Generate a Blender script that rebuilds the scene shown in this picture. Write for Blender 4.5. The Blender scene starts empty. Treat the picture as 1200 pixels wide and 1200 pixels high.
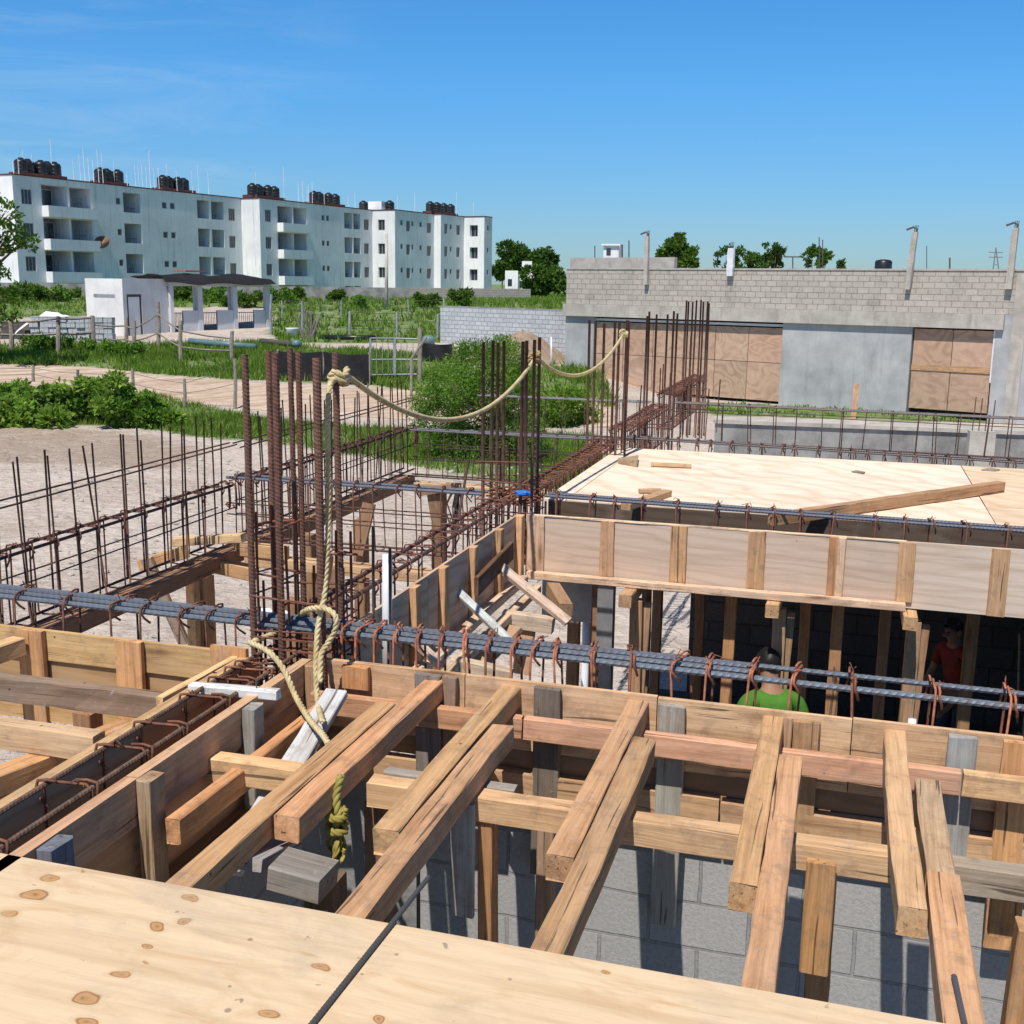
import bpy, math, random
import numpy as np
from mathutils import Matrix, Vector
R = math.radians
rng = np.random.default_rng(7)
random.seed(7)
scn = bpy.context.scene
col = scn.collection

# ------------------------------------------------------------------ camera model (also used to survey positions)
F = 1334.; HY = 333.; ROLL = -0.0135; YA = .2848; CZ = 1.55
pitch = math.atan((600 - HY) / F)
fw = np.array([-math.sin(YA)*math.cos(pitch), math.cos(YA)*math.cos(pitch), -math.sin(pitch)])
r0 = np.array([math.cos(YA), math.sin(YA), 0.]); u0 = np.cross(r0, fw)
c_, s_ = math.cos(ROLL), math.sin(ROLL)
rt = r0*c_ - u0*s_; up = r0*s_ + u0*c_
CAM = np.array([0, 0, CZ])
def ray(px, py): return fw + rt*(px-600)/F - up*(py-600)/F
def az(px, py, z): d = ray(px, py); return CAM + d*((z-CZ)/d[2])
def ay(px, py, y): d = ray(px, py); return CAM + d*(y/d[1])
def ax(px, py, x): d = ray(px, py); return CAM + d*(x/d[0])
def ad(px, py, w): return CAM + ray(px, py)*w
FH = np.array([-math.sin(YA), math.cos(YA)]); RH = np.array([math.cos(YA), math.sin(YA)])
def sstep(a, b, x): t = np.clip((x-a)/(b-a), 0, 1); return t*t*(3-2*t)
def terrain(x, y):
    x = np.asarray(x, float); y = np.asarray(y, float)
    h = x*FH[0] + y*FH[1]; u = x*RH[0] + y*RH[1]
    left = -2.65 + 1.35*sstep(30, 58, h) + 1.5*sstep(56, 88, h)
    right = -2.65 + 2.85*sstep(62, 95, h)
    k = sstep(2.2, 6.5, u)
    z = left*(1-k) + right*k
    z = z + .05*np.sin(x*.55+1.3)*np.cos(y*.47)*sstep(9, 20, h) + .02*np.sin(x*1.7)*np.sin(y*1.9+.7)
    return z
def gp(px, py):
    d = ray(px, py); t = 3.
    for i in range(4000):
        p = CAM + d*t
        if p[2] <= float(terrain(p[0], p[1])): return np.array([p[0], p[1], float(terrain(p[0], p[1]))])
        t *= 1.004
    return CAM + d*t

# ------------------------------------------------------------------ materials
def newmat(name):
    m = bpy.data.materials.new(name); m.use_nodes = True
    nt = m.node_tree; nt.nodes.clear()
    out = nt.nodes.new('ShaderNodeOutputMaterial'); b = nt.nodes.new('ShaderNodeBsdfPrincipled')
    nt.links.new(b.outputs[0], out.inputs[0])
    return m, nt, b
class NB:
    """small node-building helper"""
    def __init__(s, nt): s.nt = nt
    def n(s, t, **k):
        o = s.nt.nodes.new(t)
        for a, v in k.items():
            if a.startswith('i_'): pass
            else: setattr(o, a, v)
        return o
    def l(s, a, b): s.nt.links.new(a, b)
    def set(s, sock, v):
        if hasattr(v, 'is_output'): s.l(v, sock)
        else: sock.default_value = v
    def math(s, op, a, b=0., c=None, clamp=False):
        o = s.n('ShaderNodeMath', operation=op, use_clamp=clamp); s.set(o.inputs[0], a); s.set(o.inputs[1], b)
        if c is not None: s.set(o.inputs[2], c)
        return o.outputs[0]
    def mix(s, f, a, b, bt='MIX'):
        o = s.n('ShaderNodeMix', data_type='RGBA', blend_type=bt)
        s.set(o.inputs[0], f); s.set(o.inputs[6], a); s.set(o.inputs[7], b); return o.outputs[2]
    def noise(s, v, scale, detail=4, rough=.55, dist=0.):
        o = s.n('ShaderNodeTexNoise'); s.set(o.inputs['Vector'], v); o.inputs['Scale'].default_value = scale
        o.inputs['Detail'].default_value = detail; o.inputs['Roughness'].default_value = rough; o.inputs['Distortion'].default_value = dist
        return o.outputs[0]
    def ramp(s, f, *st):
        o = s.n('ShaderNodeValToRGB'); s.l(f, o.inputs[0]); e = o.color_ramp.elements
        while len(e) < len(st): e.new(.5)
        for q, (p, c) in zip(e, st):
            q.position = p; q.color = c if len(c) == 4 else (*c, 1)
        return o.outputs[0]
    def mapr(s, v, a, b, c, d):
        o = s.n('ShaderNodeMapRange'); s.l(v, o.inputs[0])
        for i, q in enumerate((a, b, c, d)): o.inputs[i+1].default_value = q
        return o.outputs[0]
    def scale(s, v, sc):
        o = s.n('ShaderNodeMapping'); s.l(v, o.inputs[0]); o.inputs['Scale'].default_value = sc; return o.outputs[0]
    def add(s, a, b):
        o = s.n('ShaderNodeVectorMath', operation='ADD'); s.set(o.inputs[0], a); s.set(o.inputs[1], b); return o.outputs[0]
    def bump(s, h, st, dist, bsdf, prev=None):
        o = s.n('ShaderNodeBump'); s.l(h, o.inputs['Height']); o.inputs['Strength'].default_value = st; o.inputs['Distance'].default_value = dist
        if prev is not None: s.l(prev, o.inputs['Normal'])
        s.l(o.outputs[0], bsdf.inputs['Normal']); return o.outputs[0]
    def objrand(s):
        oi = s.n('ShaderNodeObjectInfo'); tc = s.n('ShaderNodeTexCoord')
        off = s.n('ShaderNodeVectorMath', operation='SCALE'); off.inputs[0].default_value = (31.7, 17.3, 23.9); s.l(oi.outputs['Random'], off.inputs['Scale'])
        return oi, tc, s.add(tc.outputs['Object'], off.outputs[0])

def V4(c): return (*c, 1)
def m_wood(name, fine=1., knots=True, grey=.25, rough=.8):
    m, nt, b = newmat(name); N = NB(nt); oi, tc, v = N.objrand()
    wv = N.n('ShaderNodeTexNoise'); N.l(N.scale(v, (1.2, 3, 3)), wv.inputs['Vector']); wv.inputs['Scale'].default_value = 1.
    ma = N.n('ShaderNodeVectorMath', operation='MULTIPLY_ADD'); N.l(wv.outputs[1], ma.inputs[0]); ma.inputs[1].default_value = (0, .05, .05); N.l(v, ma.inputs[2])
    vv = ma.outputs[0]
    g = N.noise(N.scale(vv, (.55, 22*fine, 22*fine)), 1.6, 6, .7, .3)
    g2 = N.noise(N.scale(vv, (3.5, 150*fine, 150*fine)), 1., 4, .7)
    base = N.mix(.75, oi.outputs['Color'], N.ramp(g, (.30, (.52, .43, .35)), (.45, (.88, .85, .82)), (.58, (1.10, 1.10, 1.10))), 'MULTIPLY')
    base = N.mix(.55, base, N.ramp(g2, (.3, (.70, .67, .63)), (.62, (1.14, 1.14, 1.14))), 'MULTIPLY')
    big = N.noise(N.scale(v, (1.1, 3, 3)), 1.4, 5, .65)
    base = N.mix(N.mapr(big, .52, .72, 0, grey*1.5), base, V4((.27, .225, .185)))
    base = N.mix(N.mapr(N.noise(v, 2.6, 4, .6), .56, .74, 0, .28), base, V4((.34, .185, .095)), 'MIX')
    hand = N.noise(v, 11, 5, .7)
    base = N.mix(N.mapr(hand, .52, .74, 0, .6), base, V4((.19, .125, .085)))
    if knots:
        vo = N.n('ShaderNodeTexVoronoi'); N.l(N.scale(vv, (1.5, 5.5, 5.5)), vo.inputs['Vector']); vo.inputs['Scale'].default_value = 1.
        nk = N.noise(v, 40, 3)
        kd = N.math('ADD', vo.outputs['Distance'], N.math('MULTIPLY', nk, .05))
        k = N.mapr(kd, .07, .16, 1, 0); k2 = N.mapr(kd, .15, .26, .35, 0)
        base = N.mix(k2, base, V4((.30, .15, .065))); base = N.mix(N.math('MULTIPLY', k, .7), base, V4((.13, .065, .03)))
    vs = N.n('ShaderNodeTexVoronoi'); N.l(v, vs.inputs['Vector']); vs.inputs['Scale'].default_value = 7.
    base = N.mix(N.mapr(vs.outputs['Distance'], .032, .05, .85, 0), base, V4((.05, .04, .035)))
    ck = N.noise(N.scale(vv, (1.3, 60, 60)), 1., 2, .5)
    base = N.mix(N.mapr(ck, .655, .69, 0, .8), base, V4((.07, .045, .032)))
    sp = N.noise(v, 32, 3, .6)
    base = N.mix(N.mapr(sp, .64, .74, 0, .5), base, V4((.46, .43, .40)))
    dr = N.noise(N.scale(v, (2.5, 7, 7)), 1.5, 6, .75); base = N.mix(N.mapr(dr, .50, .66, 0, .42), base, N.mix(1, base, V4((.60, .54, .50)), 'MULTIPLY'))
    N.l(base, b.inputs['Base Color']); b.inputs['Roughness'].default_value = rough
    b.inputs['Specular IOR Level'].default_value = .2
    N.bump(g2, .6, .002, b, N.bump(g, .35, .004, b))
    return m
def m_ply(name, wav=1., knots=None, grain=.5, spots=True):
    m, nt, b = newmat(name); N = NB(nt); oi, tc, v = N.objrand()
    if knots is not None: v = tc.outputs['Object']
    warp = N.noise(N.scale(v, (.8, 2.4, 2.4)), 1.0, 3, .5)
    g = N.noise(N.scale(v, (.9, 9*wav, 9*wav)), 1.4, 4, .55, 1.2)
    w = N.n('ShaderNodeTexWave', wave_type='RINGS', rings_direction='SPHERICAL'); N.l(N.scale(v, (.55, 2.2*wav, 2.2*wav)), w.inputs['Vector'])
    w.inputs['Scale'].default_value = 2.2; w.inputs['Distortion'].default_value = 9; w.inputs['Detail'].default_value = 3; w.inputs['Detail Scale'].default_value = .8
    base = N.mix(grain, oi.outputs['Color'], N.mix(1, oi.outputs['Color'], N.ramp(w.outputs[0], (.0, (.68, .60, .52)), (.35, (1, 1, 1)), (1, (1.05, 1.05, 1.05))), 'MULTIPLY'))
    base = N.mix(.55, base, N.ramp(g, (.3, (.76, .70, .62)), (.55, (1.03, 1.03, 1.03))), 'MULTIPLY')
    base = N.mix(N.mapr(warp, .55, .75, 0, .35), base, V4((.46, .30, .17)))
    fine = N.noise(N.scale(v, (4, 140, 140)), 1., 3, .6)
    base = N.mix(.25, base, N.ramp(fine, (.3, (.75, .72, .68)), (.6, (1.04, 1.04, 1.04))), 'MULTIPLY')
    if knots:
        kd = None; halo = None
        nv = N.n('ShaderNodeTexNoise'); N.l(v, nv.inputs['Vector']); nv.inputs['Scale'].default_value = 9
        sub = N.n('ShaderNodeVectorMath', operation='MULTIPLY_ADD'); N.l(nv.outputs[1], sub.inputs[0]); sub.inputs[1].default_value = (.075, .065, 0); N.l(v, sub.inputs[2])
        for (kx, ky, kr) in knots:
            mp = N.n('ShaderNodeMapping'); N.l(sub.outputs[0], mp.inputs[0])
            sx, sy = .62/kr, 1./kr
            mp.inputs['Location'].default_value = (-(kx+.0375)*sx, -(ky+.0325)*sy, 0); mp.inputs['Scale'].default_value = (sx, sy, 0)
            ln = N.n('ShaderNodeVectorMath', operation='LENGTH'); N.l(mp.outputs[0], ln.inputs[0])
            kd = ln.outputs['Value'] if kd is None else N.math('MINIMUM', kd, ln.outputs['Value'])
        rings = N.math('SINE', N.math('MULTIPLY', kd, 15.))
        kc = N.ramp(N.math('MULTIPLY', kd, .5), (.0, (.20, .09, .03)), (.12, (.38, .19, .07)), (.30, (.48, .27, .115)), (.39, (.38, .18, .065)), (.44, (.19, .08, .028)), (.49, (.50, .33, .17)), (.6, (.6, .45, .28)), (1, (.62, .47, .30)))
        kc = N.mix(N.math('MULTIPLY', N.mapr(rings, -.2, 1, 0, .22), 1), kc, V4((.26, .13, .05)))
        base = N.mix(N.mapr(kd, .9, 1.7, .92, 0), base, kc)
        long = N.noise(N.scale(v, (1.5, 4.5, 4.5)), 1.3, 5, .6, 2.2)
        base = N.mix(N.mapr(long, .54, .68, 0, .6), base, V4((.50, .32, .17)))
        sc = N.noise(N.scale(v, (.9, 1.3, 1)), 2.1, 6, .7, 1.)
        base = N.mix(N.mapr(sc, .52, .70, 0, .5), base, V4((.40, .32, .235)))
        st = N.noise(N.scale(v, (2.5, 30, 30)), 1.2, 3, .6, .5); base = N.mix(N.mapr(st, .66, .74, 0, .5), base, V4((.42, .24, .10)))
        ch = N.noise(v, 26, 2, .5); base = N.mix(N.mapr(ch, .72, .77, 0, .7), base, V4((.2, .14, .09)))
        cs = N.noise(v, 17, 4, .7); base = N.mix(N.mapr(cs, .69, .77, 0, .45), base, V4((.55, .53, .5)))
        base = N.mix(N.mapr(long, .44, .36, 0, .12), base, V4((.33, .26, .2)))
    if spots:
        vs = N.n('ShaderNodeTexVoronoi'); N.l(v, vs.inputs['Vector']); vs.inputs['Scale'].default_value = 5.
        base = N.mix(N.mapr(vs.outputs['Distance'], .03, .05, .6, 0), base, V4((.12, .08, .05)))
        di = N.noise(v, 2.4, 5, .65)
        base = N.mix(N.mapr(di, .56, .78, 0, .4), base, V4((.34, .29, .24)))
    N.l(base, b.inputs['Base Color']); b.inputs['Roughness'].default_value = .72; b.inputs['Specular IOR Level'].default_value = .3
    N.bump(fine, .25, .002, b, N.bump(g, .25, .004, b))
    return m
def m_swirl(name):
    m, nt, b = newmat(name); N = NB(nt); oi, tc, v = N.objrand()
    n0 = N.noise(N.scale(v, (.55, .55, .8)), 1.25, 2, .45, .6)
    w = N.math('SINE', N.math('MULTIPLY', n0, 62.)); n1 = N.noise(v, 1.3, 4, .6)
    f = N.math('MULTIPLY', N.mapr(w, -.4, 1., 0, .42), N.mapr(n1, .35, .65, .25, 1.))
    c = N.mix(f, oi.outputs['Color'], V4((.20, .105, .072)))
    c = N.mix(.4, c, N.ramp(N.noise(v, 4, 5, .7), (.3, (.7, .68, .66)), (.65, (1.1, 1.1, 1.1))), 'MULTIPLY')
    N.l(c, b.inputs['Base Color']); b.inputs['Roughness'].default_value = .8; b.inputs['Specular IOR Level'].default_value = .2
    return m
def m_rust(name):
    m, nt, b = newmat(name); N = NB(nt); oi, tc, v = N.objrand()
    n1 = N.noise(v, 30, 5, .65)
    c = N.mix(1, oi.outputs['Color'], N.ramp(n1, (.3, (.5, .45, .45)), (.5, (1, 1, 1)), (.7, (1.55, 1.4, 1.3))), 'MULTIPLY')
    n2 = N.noise(v, 4, 3)
    c = N.mix(N.mapr(n2, .55, .7, 0, .5), c, V4((.14, .055, .025)))
    N.l(c, b.inputs['Base Color']); b.inputs['Roughness'].default_value = .75; b.inputs['Metallic'].default_value = .0
    N.bump(n1, .5, .002, b)
    return m
def m_steel(name):
    m, nt, b = newmat(name); N = NB(nt); oi, tc, v = N.objrand()
    n1 = N.noise(v, 22, 4, .6)
    c = N.mix(N.mapr(n1, .5, .72, 0, .55), oi.outputs['Color'], V4((.12, .075, .055)))
    N.l(c, b.inputs['Base Color']); b.inputs['Roughness'].default_value = .55; b.inputs['Metallic'].default_value = .4
    return m
def m_block(name, bw, bh, c1, c2, mortar, msize=.012, bumpd=.02, rough_scale=60, stain=.4, smear=.0, tint=(.5, .48, .44)):
    m, nt, b = newmat(name); N = NB(nt); tc = N.n('ShaderNodeTexCoord'); v = tc.outputs['Object']
    sp = N.n('ShaderNodeSeparateXYZ'); N.l(v, sp.inputs[0]); cb = N.n('ShaderNodeCombineXYZ')
    N.l(N.math('ADD', sp.outputs[0], sp.outputs[1]), cb.inputs[0]); N.l(sp.outputs[2], cb.inputs[1])
    nz = N.n('ShaderNodeTexNoise'); N.l(v, nz.inputs['Vector']); nz.inputs['Scale'].default_value = 5
    ma = N.n('ShaderNodeVectorMath', operation='MULTIPLY_ADD'); N.l(nz.outputs[1], ma.inputs[0]); ma.inputs[1].default_value = (.02, .02, 0); N.l(cb.outputs[0], ma.inputs[2])
    br = N.n('ShaderNodeTexBrick'); N.l(ma.outputs[0], br.inputs['Vector']); br.inputs['Scale'].default_value = 1.
    br.inputs['Brick Width'].default_value = bw; br.inputs['Row Height'].default_value = bh; br.inputs['Mortar Size'].default_value = msize
    br.inputs['Mortar Smooth'].default_value = .3; br.inputs['Bias'].default_value = 0
    br.inputs['Color1'].default_value = V4(c1); br.inputs['Color2'].default_value = V4(c2); br.inputs['Mortar'].default_value = V4(mortar)
    n1 = N.noise(v, rough_scale, 4, .7); n2 = N.noise(N.scale(v, (1, 1, .5)), 1.1, 5, .65)
    c = N.mix(.5, br.outputs[0], N.ramp(n1, (.3, (.6, .6, .6)), (.65, (1.25, 1.25, 1.25))), 'MULTIPLY')
    c = N.mix(N.mapr(n2, .5, .75, 0, stain), c, V4(tuple(.45*q for q in tint)))
    if smear: c = N.mix(N.mapr(N.noise(v, 3.3, 5, .7), .42, .62, 0, smear), c, V4(tint))
    N.l(c, b.inputs['Base Color']); b.inputs['Roughness'].default_value = .95; b.inputs['Specular IOR Level'].default_value = .1
    h = N.math('ADD', N.math('MULTIPLY', br.outputs['Fac'], -1.), N.math('MULTIPLY', n1, .5))
    N.bump(h, .8, bumpd, b)
    return m
def m_plain(name, c1, c2=None, sc=3., det=5, rough=.85, bump=.0, bd=.01, bsc=40, streak=0., metal=0., spec=.3, tintobj=False):
    m, nt, b = newmat(name); N = NB(nt); oi, tc, v = N.objrand()
    c2 = c2 or tuple(q*.7 for q in c1)
    n = N.noise(v, sc, det, .62)
    c = N.ramp(n, (.32, c2), (.66, c1))
    if tintobj: c = N.mix(1, c, oi.outputs['Color'], 'MULTIPLY')
    if streak:
        s = N.noise(N.scale(v, (1.6, 1.6, .12)), 2.2, 5, .7)
        c = N.mix(N.mapr(s, .53, .75, 0, streak), c, V4(tuple(q*.42 for q in c1)))
    N.l(c, b.inputs['Base Color']); b.inputs['Roughness'].default_value = rough; b.inputs['Metallic'].default_value = metal; b.inputs['Specular IOR Level'].default_value = spec
    if bump: N.bump(N.noise(v, bsc, 5, .65), bump, bd, b)
    return m
def m_leaf(name, c1, c2, c3):
    m, nt, b = newmat(name); N = NB(nt); ge = N.n('ShaderNodeNewGeometry'); tc = N.n('ShaderNodeTexCoord')
    ri = N.ramp(ge.outputs['Random Per Island'], (0, c1), (.5, c2), (1, c3))
    cl = N.noise(tc.outputs['Object'], 1.6, 3)
    c = N.mix(.6, ri, N.ramp(cl, (.35, (.6, .62, .55)), (.65, (1.3, 1.25, 1.1))), 'MULTIPLY')
    N.l(c, b.inputs['Base Color']); b.inputs['Roughness'].default_value = .75; b.inputs['Specular IOR Level'].default_value = .12
    tr = N.n('ShaderNodeBsdfTranslucent'); N.l(N.mix(1, c, V4((1.3, 1.4, .6)), 'MULTIPLY'), tr.inputs[0])
    mx = N.n('ShaderNodeMixShader'); mx.inputs[0].default_value = .4
    N.l(b.outputs[0], mx.inputs[1]); N.l(tr.outputs[0], mx.inputs[2])
    out = [q for q in nt.nodes if q.type == 'OUTPUT_MATERIAL'][0]; N.l(mx.outputs[0], out.inputs[0])
    return m
def m_ground():
    m, nt, b = newmat('sandy_ground'); N = NB(nt); tc = N.n('ShaderNodeTexCoord'); v = tc.outputs['Object']
    n1 = N.noise(v, .55, 6, .65); n2 = N.noise(v, 6, 5, .7); n3 = N.noise(v, 2.1, 5, .6, .8)
    c = N.ramp(n1, (.3, (.43, .36, .305)), (.55, (.56, .485, .425)), (.75, (.61, .54, .48)))
    c = N.mix(.55, c, N.ramp(n2, (.35, (.66, .63, .6)), (.6, (1.08, 1.08, 1.08))), 'MULTIPLY')
    at = N.n('ShaderNodeAttribute'); at.attribute_name = 'track'
    c = N.mix(N.math('MULTIPLY', at.outputs['Fac'], N.mapr(n3, .3, .55, .45, 1.)), c, V4((.36, .285, .225)))
    ag = N.n('ShaderNodeAttribute'); ag.attribute_name = 'green'
    c = N.mix(N.math('MULTIPLY', ag.outputs['Fac'], N.mapr(n3, .30, .55, .55, 1.)), c, N.mix(n2, V4((.075, .15, .028)), V4((.17, .24, .075))))
    N.l(c, b.inputs['Base Color']); b.inputs['Roughness'].default_value = 1.; b.inputs['Specular IOR Level'].default_value = .05
    h = N.math('ADD', N.math('MULTIPLY', n3, 1.), N.math('MULTIPLY', n2, .5))
    N.bump(h, 1., .17, b)
    return m
def m_road(name):
    m, nt, b = newmat(name); N = NB(nt); tc = N.n('ShaderNodeTexCoord'); v = tc.outputs['Object']
    rot = N.n('ShaderNodeMapping'); N.l(v, rot.inputs[0]); rot.inputs['Rotation'].default_value = (0, 0, -YA-.42)
    n1 = N.noise(N.scale(rot.outputs[0], (.10, 1.7, 1)), 1.3, 5, .6, .5); n2 = N.noise(v, 3, 5, .7)
    c = N.ramp(n1, (.33, (.36, .26, .19)), (.5, (.50, .39, .30)), (.68, (.58, .48, .39)))
    c = N.mix(.5, c, N.ramp(n2, (.35, (.7, .68, .65)), (.62, (1.1, 1.1, 1.1))), 'MULTIPLY')
    N.l(c, b.inputs['Base Color']); b.inputs['Roughness'].default_value = 1.; b.inputs['Specular IOR Level'].default_value = .05
    N.bump(n1, 1., .15, b, N.bump(n2, .6, .05, b))
    return m
M = {}
M['wood'] = m_wood('pine_timber'); M['oldwood'] = m_wood('weathered_timber', .8, True, .45, .9)
M['ply'] = m_ply('plywood')
M['plyform'] = m_ply('form_plywood', 1.3, None, .3)
M['plypale'] = m_ply('pale_plywood', .35, None, .35)
M['plyswirl'] = m_swirl('swirl_plywood')
M['rust'] = m_rust('rusty_rebar'); M['steel'] = m_steel('blue_grey_rebar')
M['block_near'] = m_block('grey_block_wall', .40, .20, (.36, .355, .345), (.40, .392, .38), (.27, .265, .26), .008, .007, 60, .45, .4, (.40, .39, .375))
M['block_tan'] = m_block('old_block_wall', .40, .20, (.40, .36, .315), (.49, .445, .395), (.28, .25, .22), .014, .02, 14, .55, .6, (.45, .41, .36))
M['block_white'] = m_block('pale_block_wall', .40, .20, (.42, .45, .48), (.52, .54, .56), (.27, .28, .3), .014, .02, 14, .25, 0, (.42, .4, .38))
M['concrete'] = m_plain('rough_concrete', (.51, .475, .425), (.36, .33, .29), 2.2, 6, .95, .6, .02, 25, .6)
M['plaster'] = m_plain('grey_plaster', (.46, .465, .465), (.31, .315, .32), 1.1, 7, .9, .25, .01, 30, .5)
M['greyconc'] = m_plain('weathered_kerb_concrete', (.34, .335, .32), (.17, .165, .16), 1.6, 6, .95, .4, .02, 20, .5)
M['whitewall'] = m_plain('white_apartment_paint', (.86, .86, .85), (.70, .71, .72), .35, 6, .85, .15, .01, 12, .6)
M['hutwhite'] = m_plain('white_hut_paint', (.78, .78, .76), (.62, .62, .61), .8, 5, .85, .2, .01, 15, .3)
M['hutshade_pavilion'] = m_plain('hut_shade_and_pavilion_grey', (.66, .67, .68), (.54, .55, .56), .8, 5, .9, .2, .01, 15, .3)  # pavilion's own grey; on the hut it paints the shaded side
M['red'] = m_plain('red_oxide_paint', (.13, .045, .04), (.075, .03, .028), 3)
M['black'] = m_plain('black_plastic', (.018, .018, .022), (.012, .012, .014), 5, 3, .35, spec=.5)
M['tarp'] = m_plain('black_tarp', (.013, .0135, .017), (.008, .008, .010), 4, 4, .85, .8, .05, 3)
M['glass'] = m_plain('dark_window_glass', (.045, .05, .065), (.02, .022, .03), 1.5, 3, .12, spec=.6)
M['floor'] = m_plain('shade_dark_concrete_floor', (.10, .095, .09), (.06, .055, .05), 2, 5, .95)  # concrete colour darkened to cut bounce light in the shaded rooms
M['darkblock'] = m_block('shade_dark_block_wall', .40, .20, (.085, .075, .07), (.11, .098, .09), (.06, .055, .05), .01, .01, 30, .3, 0, (.1, .1, .1))  # block colour darkened to put the dim room's shade into it
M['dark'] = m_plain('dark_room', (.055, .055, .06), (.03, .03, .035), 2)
M['frame'] = m_plain('window_frame_paint', (.5, .5, .5), (.4, .4, .4), 4)
M['metal'] = m_plain('dull_galvanised_metal', (.36, .37, .38), (.24, .24, .25), 6, 4, .5, metal=.4)
M['darkmetal'] = m_plain('dark_wire', (.10, .09, .085), (.06, .055, .05), 6)
M['fencewood'] = m_plain('grey_fence_wood', (.30, .265, .225), (.17, .145, .12), 9, 5, .95, .5, .01, 30)
M['bark'] = m_plain('tree_bark', (.16, .12, .085), (.08, .06, .045), 9, 5, .95, .8, .02, 25)
M['leaf'] = m_leaf('tree_leaves', (.045, .105, .018), (.075, .15, .026), (.13, .20, .04))
M['leafdark'] = m_leaf('dark_tree_leaves', (.035, .085, .018), (.055, .12, .026), (.10, .165, .04))
M['bush'] = m_leaf('fine_bush_leaves', (.075, .165, .025), (.125, .24, .04), (.20, .33, .065))
M['weed'] = m_leaf('weed_leaves', (.105, .20, .03), (.17, .29, .05), (.27, .39, .09))
M['grass'] = m_leaf('grass_blades', (.08, .18, .022), (.14, .26, .035), (.30, .34, .11))
M['ground'] = m_ground(); M['road'] = m_road('dirt_road_surface')
M['mound'] = m_plain('soil_heap', (.38, .29, .21), (.25, .18, .13), 3, 6, 1., .8, .08, 8)
M['white'] = m_plain('white_plastic', (.75, .77, .8), (.62, .64, .68), 5, 3, .4)
M['blueplastic'] = m_plain('blue_plastic', (.03, .19, .62), (.02, .12, .42), 5, 3, .4)
M['teal'] = m_plain('teal_plastic', (.13, .22, .235), (.09, .16, .17), 5, 3, .4)
M['orange'] = m_plain('orange_dish', (.42, .23, .12), (.3, .15, .08), 4, 3, .6)
M['skin'] = m_plain('tanned_skin', (.30, .165, .10), (.25, .13, .08), 8, 3, .6)
M['shirtgreen'] = m_plain('bright_green_cloth', (.075, .21, .025), (.045, .14, .015), 6, 4, .9, .5, .02, 10)
M['shirtred'] = m_plain('red_cloth', (.30, .035, .02), (.12, .02, .015), 6, 4, .9, .5, .02, 10)
M['jeans'] = m_plain('dark_denim', (.05, .06, .09), (.03, .035, .055), 8, 4, .95)
M['hair'] = m_plain('black_hair', (.012, .010, .010), (.008, .007, .007), 20, 3, .5)
M['tile'] = m_plain('red_clay_roof', (.45, .16, .10), (.33, .11, .07), 6)
def m_rope():
    m, nt, b = newmat('yellowed_rope'); N = NB(nt); oi, tc, v = N.objrand()
    uv = N.n('ShaderNodeUVMap'); w = N.n('ShaderNodeTexWave', wave_type='BANDS', bands_direction='DIAGONAL'); N.l(uv.outputs[0], w.inputs['Vector']); w.inputs['Scale'].default_value = 1.
    n1 = N.noise(v, 18, 4)
    c = N.mix(oi.outputs['Alpha'], V4((0, 0, 0)), N.mix(1, oi.outputs['Color'], N.ramp(n1, (.35, (.75, .7, .55)), (.6, (1.05, 1.05, 1.0))), 'MULTIPLY'))
    c = N.mix(.55, c, N.ramp(w.outputs[0], (.0, (.5, .45, .35)), (.4, (1, 1, 1))), 'MULTIPLY')
    N.l(c, b.inputs['Base Color']); b.inputs['Roughness'].default_value = .85
    N.bump(w.outputs[0], .8, .006, b)
    return m
M['rope'] = m_rope()

# ------------------------------------------------------------------ object helpers
def tag(o, label=None, cat=None, group=None, kind=None):
    if label: o['label'] = label
    if cat: o['category'] = cat
    if group: o['group'] = group
    if kind: o['kind'] = kind
    return o
def thing(name, label, cat, loc, group=None):
    o = bpy.data.objects.new(name, None); col.objects.link(o); o.location = Vector([float(q) for q in loc]); o.empty_display_size = .1
    return tag(o, label, cat, group)
def obj(name, V, Fc, mat, parent=None, Mx=None, color=None, smooth=False):
    """one mesh object; V in local coordinates of matrix Mx (world)"""
    me = bpy.data.meshes.new(name)
    me.from_pydata([tuple(map(float, p)) for p in V], [], [tuple(map(int, f)) for f in Fc]); me.update()
    mats = mat if isinstance(mat, list) else [mat]
    for q in mats: me.materials.append(q)
    if smooth: me.polygons.foreach_set('use_smooth', [True]*len(me.polygons))
    o = bpy.data.objects.new(name, me); col.objects.link(o)
    Mx = Mx or Matrix.Identity(4)
    if parent is not None:
        o.parent = parent; o.matrix_basis = wm(parent).inverted() @ Mx
    else: o.matrix_basis = Mx
    if color is not None: o.color = (*color, 1)
    return o
def wm(o):
    m = o.matrix_basis.copy()
    return wm(o.parent) @ m if o.parent else m
class MB:
    """collects shapes into one mesh"""
    def __init__(s): s.V = []; s.F = []
    def add(s, V, Fc):
        k = len(s.V); s.V += [tuple(p) for p in V]; s.F += [tuple(i+k for i in f) for f in Fc]; return s
    def box(s, x0, x1, y0, y1, z0, z1):
        V = [(x, y, z) for x in (x0, x1) for y in (y0, y1) for z in (z0, z1)]
        return s.add(V, [(0, 1, 3, 2), (4, 6, 7, 5), (0, 4, 5, 1), (2, 3, 7, 6), (0, 2, 6, 4), (1, 5, 7, 3)])
    def tube(s, P, r, n=6, closed=False, cap=True):
        V, Fc = tube_mesh(P, r, n, closed, cap); return s.add(V, Fc)
    def build(s, name, mat, parent=None, Mx=None, color=None, smooth=False):
        return obj(name, s.V, s.F, mat, parent, Mx, color, smooth)
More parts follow.
